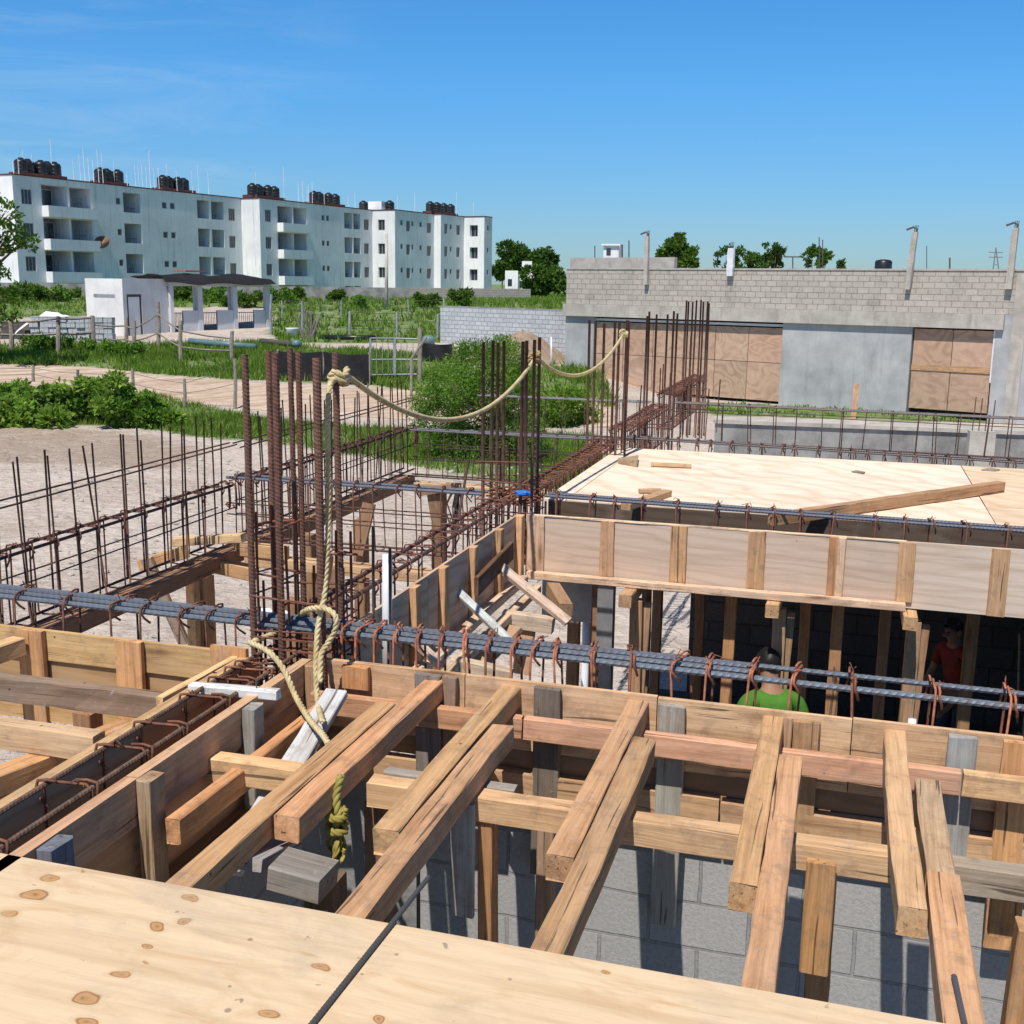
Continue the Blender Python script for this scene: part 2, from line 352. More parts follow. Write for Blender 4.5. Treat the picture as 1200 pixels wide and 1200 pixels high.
def tube_mesh(P, r, n=6, closed=False, cap=True):
    P = [np.array(p, float) for p in P]; m = len(P)
    rr = r if hasattr(r, '__len__') else [r]*m
    T = []
    for i in range(m):
        a = P[i-1] if (i > 0 or closed) else P[i]; b = P[(i+1) % m] if (i < m-1 or closed) else P[i]
        t = b-a; L = np.linalg.norm(t); T.append(t/L if L > 0 else np.array([0, 0, 1.]))
    nrm = np.cross(T[0], [0, 0, 1.] if abs(T[0][2]) < .9 else [1., 0, 0]); nrm /= np.linalg.norm(nrm)
    V = []; Fc = []
    for i in range(m):
        nrm = nrm - T[i]*(nrm@T[i]); nrm /= np.linalg.norm(nrm); bn = np.cross(T[i], nrm)
        for k in range(n):
            a = 2*math.pi*k/n; V.append(P[i] + rr[i]*(math.cos(a)*nrm + math.sin(a)*bn))
    for i in range(m if closed else m-1):
        j = (i+1) % m
        for k in range(n): Fc.append((i*n+k, i*n+(k+1) % n, j*n+(k+1) % n, j*n+k))
    if cap and not closed: Fc.append(tuple(range(n-1, -1, -1))); Fc.append(tuple((m-1)*n+k for k in range(n)))
    return V, Fc
def frame(p0, p1, upv=(0, 0, 1), roll=0.):
    p0 = Vector([float(q) for q in p0]); p1 = Vector([float(q) for q in p1]); x = (p1-p0).normalized(); z = Vector(upv)
    y = z.cross(x)
    if y.length < 1e-4: y = Vector((0, 1, 0)).cross(x)
    y.normalize(); z = x.cross(y)
    Mx = Matrix((x, y, z)).transposed().to_4x4(); Mx.translation = p0
    if roll: Mx = Mx @ Matrix.Rotation(roll, 4, 'X')
    return Mx, (p1-p0).length
def timber_mesh(L, w, h, ch=.004, rough=.0018, seed=0, bow=.0):
    """bar along +X, centred in Y, top at z=0"""
    g = np.random.default_rng(seed); n = max(2, int(L/.12)+1); ch = min(ch, w*.2, h*.2)
    prof = [(-w/2+ch, -h), (w/2-ch, -h), (w/2, -h+ch), (w/2, -ch), (w/2-ch, 0), (-w/2+ch, 0), (-w/2, -ch), (-w/2, -h+ch)]
    V = []; Fc = []; k = len(prof); ph = g.uniform(0, 6)
    for i in range(n):
        x = L*i/(n-1); b = bow*math.sin(math.pi*i/(n-1))
        wv = rough*1.2*math.sin(x*2.1+ph)
        for (y, z) in prof:
            j = g.normal(0, rough*.55, 2) if rough else (0, 0)
            ex = g.normal(0, rough) if rough and i in (0, n-1) else 0
            V.append((x+ex, y+j[0]+wv+b, z+j[1]*.8))
    for i in range(n-1):
        for q in range(k): Fc.append((i*k+q, (i+1)*k+q, (i+1)*k+(q+1) % k, i*k+(q+1) % k))
    Fc.append(tuple(range(k))); Fc.append(tuple((n-1)*k+q for q in range(k-1, -1, -1)))
    Fc = [tuple(reversed(f)) for f in Fc]
    return V, Fc
_seed = [0]
PINE = (.47, .275, .125); PALE = (.56, .38, .20); ORNG = (.46, .235, .11); PINK = (.50, .26, .145); BROWN = (.28, .155, .075); GREYW = (.31, .28, .245); DGREY = (.17, .155, .14); DBRN = (.13, .07, .04)
def vary(c, k=.10):
    f = 1+rng.uniform(-k, k); c = np.array(c, float); l = c@np.array([.3, .6, .1])
    if c[0] > c[2]*1.25 and l > .1: c = (c*.93+l*.07)*np.array([1.25, 1.165, 1.11])
    return tuple(np.clip(c*f*(1+rng.uniform(-.03, .03, 3)), 0, 1))
def L_ok(a, b): return sum((float(x)-float(y))**2 for x, y in zip(a, b)) > .5
def timber(name, p0, p1, w, h, color=PINE, parent=None, upv=(0, 0, 1), mat='wood', roll=0., rough=.0018, ch=.004, bow=0.):
    """timber whose TOP centre line runs p0 -> p1"""
    _seed[0] += 1
    Mx, L = frame(p0, p1, upv, roll + (rng.normal(0, .012) if L_ok(p0, p1) else 0)); V, Fc = timber_mesh(L, w, h, ch, rough, _seed[0], bow + (rng.normal(0, .0035) if L_ok(p0, p1) else 0))
    return obj(name, V, Fc, M[mat], parent, Mx, vary(color))
def board(name, p0, p1, w, h, color, label, cat, group=None, **k):
    return tag(timber(name, p0, p1, w, h, color, **k), label, cat, group)
def slab(name, x0, x1, y0, y1, z0, z1, mat, color=None, parent=None, grain='X', smooth=False):
    """box panel with its own object axes: local X = grain direction"""
    mb = MB()
    if grain == 'X':
        Mx = Matrix.Translation((x0, y0, z0)); mb.box(0, x1-x0, 0, y1-y0, 0, z1-z0)
    else:  # grain along world Y
        Mx = Matrix.Translation((x1, y0, z0)) @ Matrix.Rotation(math.pi/2, 4, 'Z'); mb.box(0, y1-y0, 0, x1-x0, 0, z1-z0)
    return mb.build(name, mat, parent, Mx, color)
def rebar_mesh(L, r, pitch=.016, n=8, amp=.10):
    st = max(2, int(L/(pitch/3))); st = min(st, 700); V = []; Fc = []
    if amp == 0: st = 2
    for i in range(st+1):
        x = L*i/st
        for k in range(n):
            a = 2*math.pi*k/n
            q = math.cos(2*math.pi*x/pitch + (2*a))
            rr = r*(1+amp*max(0, q)) if amp else r
            V.append((x, rr*math.cos(a), rr*math.sin(a)))
    for i in range(st):
        for k in range(n): Fc.append((i*n+k, i*n+(k+1) % n, (i+1)*n+(k+1) % n, (i+1)*n+k))
    Fc.append(tuple(range(n))); Fc.append(tuple(st*n+k for k in range(n-1, -1, -1)))
    Fc = [tuple(reversed(f)) for f in Fc]
    return V, Fc
RUST = (.095, .045, .03); RUSTO = (.30, .10, .04); RDARK = (.055, .035, .03); BLUE = (.135, .155, .195)
def rebar(name, p0, p1, r, color=RUST, parent=None, mat='rust', pitch=.016, ribs=True, n=8):
    Mx, L = frame(p0, p1); V, Fc = rebar_mesh(L, r, pitch, n, .12 if ribs else 0)
    return obj(name, V, Fc, M[mat], parent, Mx, vary(color, .15), smooth=not ribs)
def arc(c, a, b, r, a0, a1, n=6):
    c = np.array(c, float); return [c + r*(math.cos(t)*np.array(a, float)+math.sin(t)*np.array(b, float)) for t in np.linspace(a0, a1, n)]
def stirrup(parent, o, e, w, d, r=.0052, color=RUSTO, hook=True, tilt=0., lean=None):
    """rectangular tie: o = top corner, e = horizontal unit across, w wide, d deep"""
    o = np.array(o, float); e = np.array(e, float); z = np.array([0, 0, 1.]); ln = np.cross(e, z)
    dn = -z + (lean if lean is not None else 0)*ln
    q = .018
    P = [o+e*q, o+e*(w-q), o+e*w+dn*q, o+e*w+dn*(d-q), o+e*(w-q)+dn*d, o+e*q+dn*d, o+dn*(d-q), o+dn*q]
    mb = MB(); mb.tube(P, r, 5, True)
    if hook:
        h = ln*.012
        a = o+h
        mb.tube([a+e*.05+z*.006, a+e*.02+z*.009, a-e*.012+z*.004, a-e*.018-z*.02, a-e*.006-z*.045+ln*.01, a+e*.03-z*.075+ln*.015], r, 5)
        b = o+e*w-h
        mb.tube([b-e*.06+z*.006, b-e*.02+z*.009, b+e*.012+z*.003, b+e*.014-z*.03, b-e*.012-z*.07-ln*.01], r, 5)
        # twisted binding wire
        for kk in range(2):
            cc = o+e*(rng.uniform(0, w))+z*.012
            mb.tube([cc+rng.normal(0, .012, 3) for _ in range(4)], r*.45, 4)
    return obj('stirrup', mb.V, mb.F, M['rust'], parent, None, vary(color, .25), smooth=True)
ORD = ['first', 'second', 'third', 'fourth', 'fifth', 'sixth', 'seventh', 'eighth', 'ninth', 'tenth', 'eleventh', 'twelfth']

# ================================================================== FOREGROUND DECK
kn = [(37,1050,.030),(55,1030,.022),(12,1072,.016),(225,1053,.017),(183,1086,.021),(220,1078,.014),(168,1112,.014),(138,1143,.019),(103,1170,.019),(373,1133,.018),(318,1190,.018),(98,1197,.018),(168,1130,.006),(712,1142,.010),(440,1196,.012)]
D0 = (-2.15, 1.15); deckloc = (D0[0], D0[1], -.018)
kl = []
for (px, py, kr) in kn:
    p = az(px, py, 0); kl.append((p[0]-D0[0], p[1]-D0[1], kr*.82))
M['deckply'] = m_ply('deck_plywood', .8, kl, .18)
o = slab('plywood_sheet', -2.15, .31, 1.15, 2.37, -.018, 0, M['deckply'], (.66, .50, .325))
tag(o, 'large pale knotty plywood sheet in the foreground laid over the joists', 'plywood sheet')
o = slab('plywood_sheet', .315, 2.7, 1.13, 2.36, -.0185, -.0005, M['ply'], (.68, .52, .33))
tag(o, 'plywood sheet at the bottom right corner beside the knotty sheet', 'plywood sheet')
o = slab('plywood_sheet', -2.15, .31, -.09, 1.145, -.018, 0, M['ply'], (.68, .52, .33))
tag(o, 'plywood sheet nearest the camera behind the knotty sheet', 'plywood sheet')
# loose bars on the deck
p0 = az(360, 1207, .007); p1 = az(500, 1031, .007)
p1 = p1 + (p1-p0)*.02
o = rebar('steel_bar', p0 - (p1-p0)*.5, p1, .0065, (.09, .085, .085), None, 'steel', .012)
tag(o, 'thin grey steel bar lying across the knotty plywood and past its edge', 'steel bar')
pa = az(1118, 1144, -.013); pb = az(1131, 1203, -.013)
o = rebar('steel_bar', pa, pb+(pb-pa)*.6, .0065, (.12, .12, .125), None, 'steel', .012)
tag(o, 'short grey steel bar lying on the split joist at the bottom right', 'steel bar')

# ================================================================== JOISTS  (top z = -.02)
G = 'squared timber joists laid in lapped pairs'
JL = [(-1.61, 2.15, 3.82, .078, (.44, .27, .13), 'leftmost joist, running under the plywood sheet beside the knotted cross beam'),
 (-1.525, 2.85, 4.125, .082, (.48, .285, .145), 'orange brown joist with an end knot, lapped onto the leftmost joist'),
 (-1.205, 2.86, 4.14, .082, (.43, .27, .135), 'joist with a chipped near end, left member of the second pair from the left'),
 (-1.118, 2.1, 3.74, .082, (.46, .295, .16), 'pale joist of the second pair from the left, running under the plywood'),
 (-.69, 2.87, 4.14, .080, (.44, .275, .145), 'joist with an orange end face, left member of the middle pair'),
 (-.606, 2.1, 3.78, .080, (.36, .225, .12), 'brown joist with a knotted bark edge, right member of the middle pair'),
 (-.182, 2.87, 4.145, .076, (.46, .28, .14), 'joist with a round grained end, left member of the fourth pair'),
 (-.103, 2.1, 3.79, .076, (.46, .285, .15), 'long straight joist, right member of the fourth pair from the left'),
 (.253, 2.88, 4.165, .076, (.45, .29, .16), 'joist with a pale grey end, rightmost pair, reaching the beam form'),
 (.342, 3.10, 3.73, .080, (.40, .28, .17), 'short greyish joist piece between the grey ended joist and the cross beam'),
 (.345, 2.1, 3.10, .088, (.50, .305, .165), 'split joist with torn orange bark at the lower right')]
for (x, y0, y1, w, c, lab) in JL:
    o = timber('joist', (x+rng.normal(0, .003), y0, -.0205), (x, y1, -.0205), w, .083, c, rough=.0022, bow=.004)
    tag(o, lab, 'joist', G)

# ================================================================== CROSS BEAMS M1 (Y=3.31..3.39)
G = 'cross beams carrying the joists'
for (xa, xb, y, z, c, mt, lab) in [
    (-2.13, -1.58, 3.35, -.105, (.55, .38, .20), 'wood', 'short pale cross beam with a round knot at its left end'),
    (-1.47, -.70, 3.35, -.106, (.55, .38, .21), 'wood', 'pale cross beam under the second pair of joists'),
    (-.69, .27, 3.35, -.105, (.56, .40, .23), 'wood', 'long pale cross beam between the middle joists and the right pair'),
    (.39, 1.9, 3.36, -.106, (.30, .26, .215), 'oldwood', 'grey weathered cross beam at the right edge')]:
    o = timber('cross_beam', (xa, y, z), (xb, y+.005, z), .075, .09, c, mat=mt)
    tag(o, lab, 'beam', G)
o = timber('cross_beam', (-1.45, 3.44, -.11), (-.98, 3.44, -.11), .05, .06, (.34, .32, .29), mat='oldwood')
tag(o, 'thin grey batten behind the pale cross beam between two joist pairs', 'batten', None)
# ledgers against the front form
G = 'ledgers nailed along the front beam form'
for (xa, xb, y, z, c, lab) in [
    (-2.03, -1.13, 4.045, -.105, (.47, .28, .15), 'orange ledger at the left end of the front beam form'),
    (-1.12, .47, 4.045, -.105, (.52, .32, .20), 'long pinkish ledger along the middle of the front beam form'),
    (.48, 1.9, 4.045, -.106, (.55, .37, .19), 'pale ledger with a dark bark knot at the right end of the front beam form')]:
    o = timber('ledger', (xa, y, z), (xb, y, z), .045, .088, c); tag(o, lab, 'ledger', G)
o = timber('ledger', (-1.965, 2.92, -.13), (-1.965, 4.01, -.13), .05, .09, (.46, .25, .115))
tag(o, 'orange ledger on the left beam form, under the end of the knotted cross beam', 'ledger', None)

# ================================================================== FRONT BEAM FORM (near face Y = 4.14)
ff = thing('formwork_wall', 'long board form for the front beam, with grey and brown cleats behind the joists', 'formwork', (-.2, 4.15, -.5))
xs = [-2.05, -1.40, -.62, .10, .68, 1.9]
for i in range(5):
    slab('board', xs[i]+.002, xs[i+1]-.002, 4.14, 4.165, -.285, rng.uniform(-.004, .003), M['wood'], vary((.52, .36, .21)), ff)
slab('panel', -2.05, 1.9, 4.155, 4.17, -.372, -.287, M['ply'], (.22, .15, .10), ff)
xs = [-2.02, -1.32, -.86, -.36, .33, 1.9]
for i in range(5):
    slab('bottom_board', xs[i]+.004, xs[i+1]-.004, 4.105, 4.165, -.5, -.375+rng.uniform(-.006, .006), M['wood'], vary((.44, .29, .165)), ff)
for (px0, px1, py0, z1, c, mt) in [(399, 430, 779, -.10, (.45, .235, .10), 'wood'), (484, 514, 790, -.72, (.25, .225, .20), 'oldwood'), (517, 534, 792, -.5, (.26, .19, .13), 'wood'), (624, 655, 806, -.80, (.13, .115, .10), 'oldwood'),
      (770, 802, 826, -.93, (.33, .315, .29), 'oldwood'), (917, 929, 842, -.2, (.42, .28, .17), 'wood'), (931, 962, 846, -.55, (.33, .205, .11), 'wood'), (1113, 1148, 863, -.72, (.34, .34, .33), 'oldwood'), (1177, 1215, 868, -.8, (.50, .28, .12), 'wood')]:
    a = ay(px0, py0, 4.095); b = ay(px1, py0, 4.095); xm = (a[0]+b[0])/2; w = abs(b[0]-a[0])
    timber('cleat', (xm, 4.104, min(.0, a[2])-.004), (xm, 4.104, z1), w, .032, c, ff, upv=(0, -1, 0), mat=mt)
# stub cleats and odd blocks between form and cross beam
# block wall under the front beam
mb = MB(); mb.box(0, 4.2, 0, .14, 0, 2.12)
o = mb.build('block_wall', M['block_near'], None, Matrix.Translation((-1.62, 4.205, -2.66)))
tag(o, 'rough grey concrete block wall below the front beam form', 'wall')
o = slab('column_stub', -2.30, -1.64, 4.21, 4.34, -2.66, -.55, M['greyconc'])
tag(o, 'dark concrete pier at the left end of the grey block wall', 'pier')
# shores under the cross beams
G = 'timber shores under the cross beams'
def shore(x, y, zt, w, d, c, lab, zb=-2.7, mat='wood', cat='shore', group=None, x2=None, y2=None, **k):
    o = timber('shore', (x if x2 is None else x2, y if y2 is None else y2, zb), (x, y, zt), w, d, c, upv=(0, -1, 0), mat=mat, **k)
    return tag(o, lab, cat, group)
shore(-1.055, 3.33, -.2, .05, .08, (.33, .19, .09), 'brown shore with a grey splice board below the second joist pair', group=G)
o = board('splice_board', (-1.115, 3.275, -.12), (-1.115, 3.275, -.52), .08, .024, (.35, .34, .33), 'grey splice board nailed beside the brown shore', 'board', None, upv=(0, -1, 0), mat='oldwood')
x = ay(959, 1060, 3.27)[0]
shore(x+.012, 3.345, -.205, .075, .075, (.30, .19, .10), 'brown shore with an orange splice board, below the long pale cross beam', group=G)
board('splice_board', (x, 3.265, -.135), (x, 3.265, -.50), .085, .03, (.47, .27, .115), 'orange splice board in front of the long pale cross beam', 'board', None, upv=(0, -1, 0))
p = ay(1187, 1060, 3.2)
shore(p[0]+.05, 3.12, -.17, .09, .08, (.43, .25, .115), 'shore leaning at the right edge of the picture beside the split joist', group=G, x2=p[0]-.03)
p = ay(1178, 1068, 3.42)
board('splice_board', (p[0], 3.41, -.2), (p[0], 3.41, -.36), .09, .03, (.5, .29, .12), 'small orange block below the grey weathered cross beam', 'block', None, upv=(0, -1, 0))
for (px, py, y, lab) in [(607, 1000, 2.2, 0), (745, 1000, 2.2, 0)]: pass
shore(-1.46, 3.36, -.21, .085, .085, (.20, .13, .08), 'dark shore behind the orange brown joist', group=G)
board('brace', (-1.42, 3.34, -.25), (-1.2, 3.36, -.19), .07, .03, (.45, .24, .11), 'short slanted brace behind the dark shore', 'brace', None)
shore(-.92, 3.62, -.28, .06, .06, (.28, .2, .13), 'thin brown shore standing behind the pale cross beam', group=G)
# things in the lower left bay
board('wood_block', ay(327, 1004, 2.74), ay(386, 1020, 2.74), .13, .075, (.27, .25, .225), 'short grey timber block with a dark top below the leftmost joists', 'block', None, mat='oldwood')
board('wood_block', ay(290, 1004, 2.72), ay(338, 978, 3.0), .09, .04, (.36, .36, .37), 'pale grey board end beside the dark topped block', 'board', None, mat='oldwood')
p = ay(365, 1045, 2.80)
shore(p[0], 2.84, p[2], .10, .10, (.12, .09, .07), 'very dark shore under the dark topped block', group=G)
p = az(465, 925, -.2)
board('wood_block', (-1.27, 3.42, -.18), (-1.32, 3.45, -.36), .11, .08, (.45, .27, .14), 'split triangular timber end under the second cross beam', 'block', None, upv=(0, -1, 0))
board('wood_block', (-1.42, 3.98, -.33), (-1.26, 3.98, -.33), .06, .09, (.48, .28, .13), 'small orange block on the bottom board of the front form', 'block', None)
board('brace', (-1.18, 3.95, -.39), (-1.30, 3.98, -.22), .05, .04, (.36, .21, .11), 'little slanted stick on the front form behind the second joist pair', 'stick', None)
# leaning grey plank by the rope
pa = ay(374, 815, 3.98); 
o = timber('plank', (-1.845, 3.03, -.34), (-1.865, 3.92, -.035), .095, .03, (.48, .49, .50), mat='oldwood')
tag(o, 'pale grey plank with nail holes leaning up to the corner by the rope', 'plank')

# ================================================================== BEAM A1 FORMS
fr = thing('formwork_wall', 'brown plywood form right of the slanting beam cage, with grey cleats', 'formwork', (-2.1, 3., -.5))
for (y0, y1) in ((.4, 2.9), (2.905, 4.13)):
    slab('panel', -2.115, -2.10, y0, y1, -.5, -.011, M['ply'], vary((.47, .295, .17)), fr, 'Y')
    slab('top_board', -2.118, -2.074, y0, y1, -.155, 0, M['wood'], vary((.45, .285, .165)), fr, 'Y')
slab('bottom_board', -2.10, -2.05, .5, 4.1, -.50, -.40, M['wood'], (.33, .19, .10), fr, 'Y')
for (y, w, z1, c, mt) in [(2.47, .03, -.5, (.15, .16, .18), 'oldwood'), (2.93, .085, -.62, (.37, .27, .17), 'wood'), (3.58, .08, -.62, (.33, .31, .285), 'oldwood'), (4.08, .06, -.5, (.3, .19, .11), 'wood')]:
    timber('cleat', (-2.02, y, -.003), (-2.02, y, z1), .10 if y < 2.6 else w, .05, c, fr, upv=(1, 0, 0), mat=mt)
fl = thing('formwork_wall', 'plywood form left of the slanting beam cage, its pale top edge against the left bay', 'formwork', (-2.32, 3., -.5))
for (y0, y1, c) in ((.4, 2.45, (.34, .215, .12)), (2.455, 3.28, (.20, .19, .15)), (3.285, 4.12, (.30, .18, .1))):
    slab('panel', -2.332, -2.315, y0, y1, -.5, 0, M['ply'], tuple(np.array(c)*np.array([2.3, 1.9, 1.6])), fl, 'Y')
slab('top_board', -2.38, -2.334, .4, 4.08, -.10, -.004, M['wood'], (.56, .37, .19), fl, 'Y')
for y in (1.9, 2.75, 3.5): timber('cleat', (-2.385, y, -.02), (-2.385, y, -.5), .08, .04, PINE, fl, upv=(-1, 0, 0))
slab('bottom_board', -2.31, -2.12, .4, 4.12, -.52, -.502, M['ply'], (.38, .25, .15), fl, 'Y')

# ================================================================== LEFT BAY FORM (Y = 4.1, X < -2.4)
lf = thing('formwork_wall', 'pale board form at the far side of the left bay, with three wide cleats', 'formwork', (-3.2, 4.1, -.5))
slab('board', -4.6, -2.40, 4.10, 4.125, -.135, .002, M['wood'], (.58, .38, .18), lf)
slab('panel', -4.6, -2.40, 4.115, 4.13, -.27, -.137, M['ply'], (.42, .27, .14), lf)
slab('lower_board', -3.45, -2.95, 4.085, 4.125, -.42, -.275, M['wood'], (.56, .35, .16), lf)
slab('lower_board', -2.93, -2.42, 4.085, 4.125, -.425, -.28, M['wood'], (.55, .36, .17), lf)
slab('lower_board', -4.6, -3.47, 4.085, 4.125, -.42, -.275, M['wood'], (.55, .34, .16), lf)
for (px0, px1, py0) in ((18, 46, 738), (132, 162, 751), (245, 287, 757)):
    a = ay(px0, py0, 4.06); b = ay(px1, py0, 4.06); xm = (a[0]+b[0])/2
    timber('cleat', (xm, 4.065, a[2]), (xm, 4.065, -.52), b[0]-a[0], .034, (.50, .29, .125), lf, upv=(0, -1, 0))
timber('edge_strip', (-2.395, 4.09, .0), (-2.42, 3.55, .0), .03, .05, (.62, .42, .2), lf)
# loose timbers in the left bay
def bpt(px, py, z): return az(px, py, z)
a = bpt(0, 790, -.03); b = bpt(222, 818, -.03)
o = timber('joist', (a[0]-.8, a[1]-.02, -.03), (b[0], b[1], -.03), .06, .10, (.25, .175, .125), mat='oldwood', rough=.004)
tag(o, 'dark weathered timber with a splintered end lying across the left bay', 'joist')
a = bpt(0, 846, -.05); b = bpt(122, 860, -.05)
o = timber('joist', (a[0]-.8, a[1], -.05), (b[0]-.02, b[1], -.05), .07, .10, (.50, .36, .21), mat='wood')
tag(o, 'pale timber with a square end in the left bay, below the weathered one', 'joist')
a = bpt(20, 768, -.03); b = bpt(-45, 800, -.03)
o = timber('joist', (b[0]-.3, b[1]-.45, -.02), (-3.47, 4.05, -.02), .075, .08, (.58, .39, .19))
tag(o, 'pale timber running to the first cleat at the left edge', 'joist')
a = bpt(12, 900, -.13); b = bpt(75, 872, -.13)
o = timber('joist', (-2.80, 2.98, -.15), (-2.62, 3.62, -.15), .09, .09, (.44, .25, .11))
tag(o, 'brown timber with an orange end under the pale timber in the left bay', 'joist')
o = timber('joist', (-2.56, 2.9, -.2), (-2.42, 3.7, -.2), .04, .05, (.66, .66, .64), mat='oldwood')
tag(o, 'whitish strip of wood beside the left form in the left bay', 'strip')
shore(-2.86, 3.1, -.24, .09, .09, (.30, .17, .08), 'brown shore standing in the left bay at the left edge')
shore(-3.02, 3.86, -.26, .09, .09, (.28, .16, .08), 'shore standing behind the weathered timber in the left bay')
# white painted stick on the cage
a = az(224, 800, .02); b = az(326, 809, .02)
o = timber('painted_stick', a, b, .05, .035, (.72, .73, .72), mat='oldwood'); tag(o, 'white painted stick lying across the slanting beam cage', 'stick')
mbn = MB(); pN = a*.25+b*.75
mbn.tube([pN+np.array([0, 0, -.01]), pN+np.array([.004, 0, .035])], .0022, 5); mbn.build('nail', M['darkmetal'], o)

# ================================================================== REBAR CAGES
def cage(name, label, loc): return thing('rebar_cage', label, 'rebar cage', loc)
# --- A1 near (forms both sides)
c = cage('c', 'rusty beam cage lying in the slanting form between two plywood sides', (-2.22, 3., -.3))
rebar('bar', (-2.305, .6, .008), (-2.30, 4.2, .012), .0085, (.13, .075, .05), c)
rebar('bar', (-2.165, .6, .0), (-2.16, 4.2, .004), .0085, (.13, .075, .05), c)
rebar('bar', (-2.29, .6, -.36), (-2.29, 4.2, -.36), .008, RUST, c); rebar('bar', (-2.16, .6, -.36), (-2.16, 4.2, -.36), .008, RUST, c)
for (px, py) in [(-40, 990), (36, 915), (95, 872), (150, 847), (205, 815), (238, 795), (255, 783), (268, 776)]:
    y = az(px, py, .01)[1]; stirrup(c, (-2.315, y, .018), (1, .12, 0), .16, .38, .0055, (.17, .065, .035))
# --- B1 front beam
c = cage('c', 'front beam cage of thick blue grey bars with rusty ties, in front of the pit', (-.5, 4.25, -.3))
rebar('bar', (-4.8, 4.195, .113), (2.2, 4.195, .093), .0125, BLUE, c, 'steel', .030)
rebar('bar', (-4.8, 4.315, .122), (2.2, 4.315, .104), .0105, BLUE, c, 'steel', .026)
rebar('bar', (-4.8, 4.235, .121), (-.28, 4.235, .110), .0125, BLUE, c, 'steel', .030)
rebar('bar', (-4.8, 4.275, .126), (-.30, 4.275, .118), .0125, BLUE, c, 'steel', .030)
rebar('bar', (-4.8, 4.2, -.30), (2.2, 4.2, -.30), .0105, RUST, c, 'rust', .026); rebar('bar', (-4.8, 4.32, -.30), (2.2, 4.32, -.30), .0105, RUST, c, 'rust', .026)
for px in [20, 76, 130, 165, 210, 240, 275, 398, 415, 436, 459, 485, 512, 540, 567, 596, 620, 646, 690, 737, 784, 826, 877, 927, 998, 1098, 1188, 1235]:
    x = ay(px, 760, 4.18)[0]
    stirrup(c, (x+.01, 4.176, .130), (rng.normal(0, .12), 1, 0), .158, .42, rng.uniform(.0045, .0056), vary((.23, .082, .036), .3) if px > 390 else (.16, .065, .04), lean=rng.normal(0, .04))
# --- A1 middle, between column 1 and column 2 (open on the left side)
def cageY(label, x0, x1, y0, y1, zt, dep, sp, bars=(.008, .008), colr=RUST, cst=RUSTO, mids=(), bias=0., ties=True, rr=.005):
    c = cage('c', label, ((x0+x1)/2, y0, zt-dep))
    rebar('bar', (x0+.01, y0, zt-.012), (x0+.01, y1, zt-.012), bars[0], colr, c); rebar('bar', (x1-.01, y0, zt-.012), (x1-.01, y1, zt-.012), bars[0], colr, c)
    rebar('bar', (x0+.01, y0, zt-dep), (x0+.01, y1, zt-dep), bars[1], colr, c); rebar('bar', (x1-.01, y0, zt-dep), (x1-.01, y1, zt-dep), bars[1], colr, c)
    for m in mids:
        rebar('bar', (x0, y0, zt-m), (x0, y1, zt-m-.01), .005, colr, c, ribs=False); rebar('bar', (x1, y0, zt-m-.02), (x1, y1, zt-m), .005, colr, c, ribs=False)
    y = y0+.1
    while y < y1-.05:
        stirrup(c, (x0, y, zt), (1, rng.normal(0, .12), 0), x1-x0, dep+.01, rr, cst, ties, lean=rng.normal(0, .03)); y += sp*rng.uniform(.8, 1.2)
    return c
def cageX(label, y0, y1, x0, x1, zt, dep, sp, bar=.01, colr=RUST, cst=RUST, mids=(), barmat='steel', topc=BLUE, ties=True, rr=.005, zt1=None):
    zt1 = zt if zt1 is None else zt1
    c = cage('c', label, (x0, (y0+y1)/2, zt-dep))
    for y in (y0+.01, y1-.01):
        rebar('bar', (x0, y, zt-.012), (x1, y, zt1-.012), bar, topc, c, barmat, .024)
        rebar('bar', (x0, y, zt-dep), (x1, y, zt1-dep), .008, colr, c)
    for m in mids:
        for y in (y0, y1): rebar('bar', (x0, y, zt-m+rng.normal(0, .006)), (x1, y, zt1-m+rng.normal(0, .006)), .0048, colr, c, ribs=False)
    x = x0+.08
    while x < x1-.05:
        f = (x-x0)/(x1-x0); stirrup(c, (x, y0, zt*(1-f)+zt1*f), (rng.normal(0, .12), 1, 0), y1-y0, dep+.01, rr, cst, ties, lean=rng.normal(0, .03)); x += sp*rng.uniform(.75, 1.25)
    return c
cageY('rusty beam cage running along the top of the left pit wall', -2.30, -2.15, 4.52, 7.42, .11, .42, .19, (.011, .009), (.085, .04, .03), (.15, .06, .04))
cageY('dense rusty cage along the left edge of the far plywood deck', -2.30, -2.13, 7.8, 10.9, .07, .40, .12, (.009, .008), (.09, .04, .03), (.17, .065, .04))
cageY('rusty cage running past the tall bars behind the far deck', -2.30, -2.10, 11.3, 14.0, .12, .42, .12, (.009, .008), (.09, .045, .03), (.17, .065, .04))
cageY('farthest rusty cage, ending by the tallest group of bars', -2.30, -2.10, 14.3, 17.8, .22, .45, .13, (.009, .008), (.09, .045, .03), (.17, .065, .04))
# --- B2
cageX('beam cage with blue bars in front of the far deck, behind the pale pit form', 7.46, 7.58, -1.95, 2.6, .135, .38, .21, .011, RUST, (.17, .065, .04), (), zt1=.10)
cageX('beam cage with blue bars left of the blue tagged column, open over the sand', 7.46, 7.60, -4.42, -2.4, .115, .48, .17, .011, RUST, (.13, .055, .035), (.2, .3), rr=.0048)
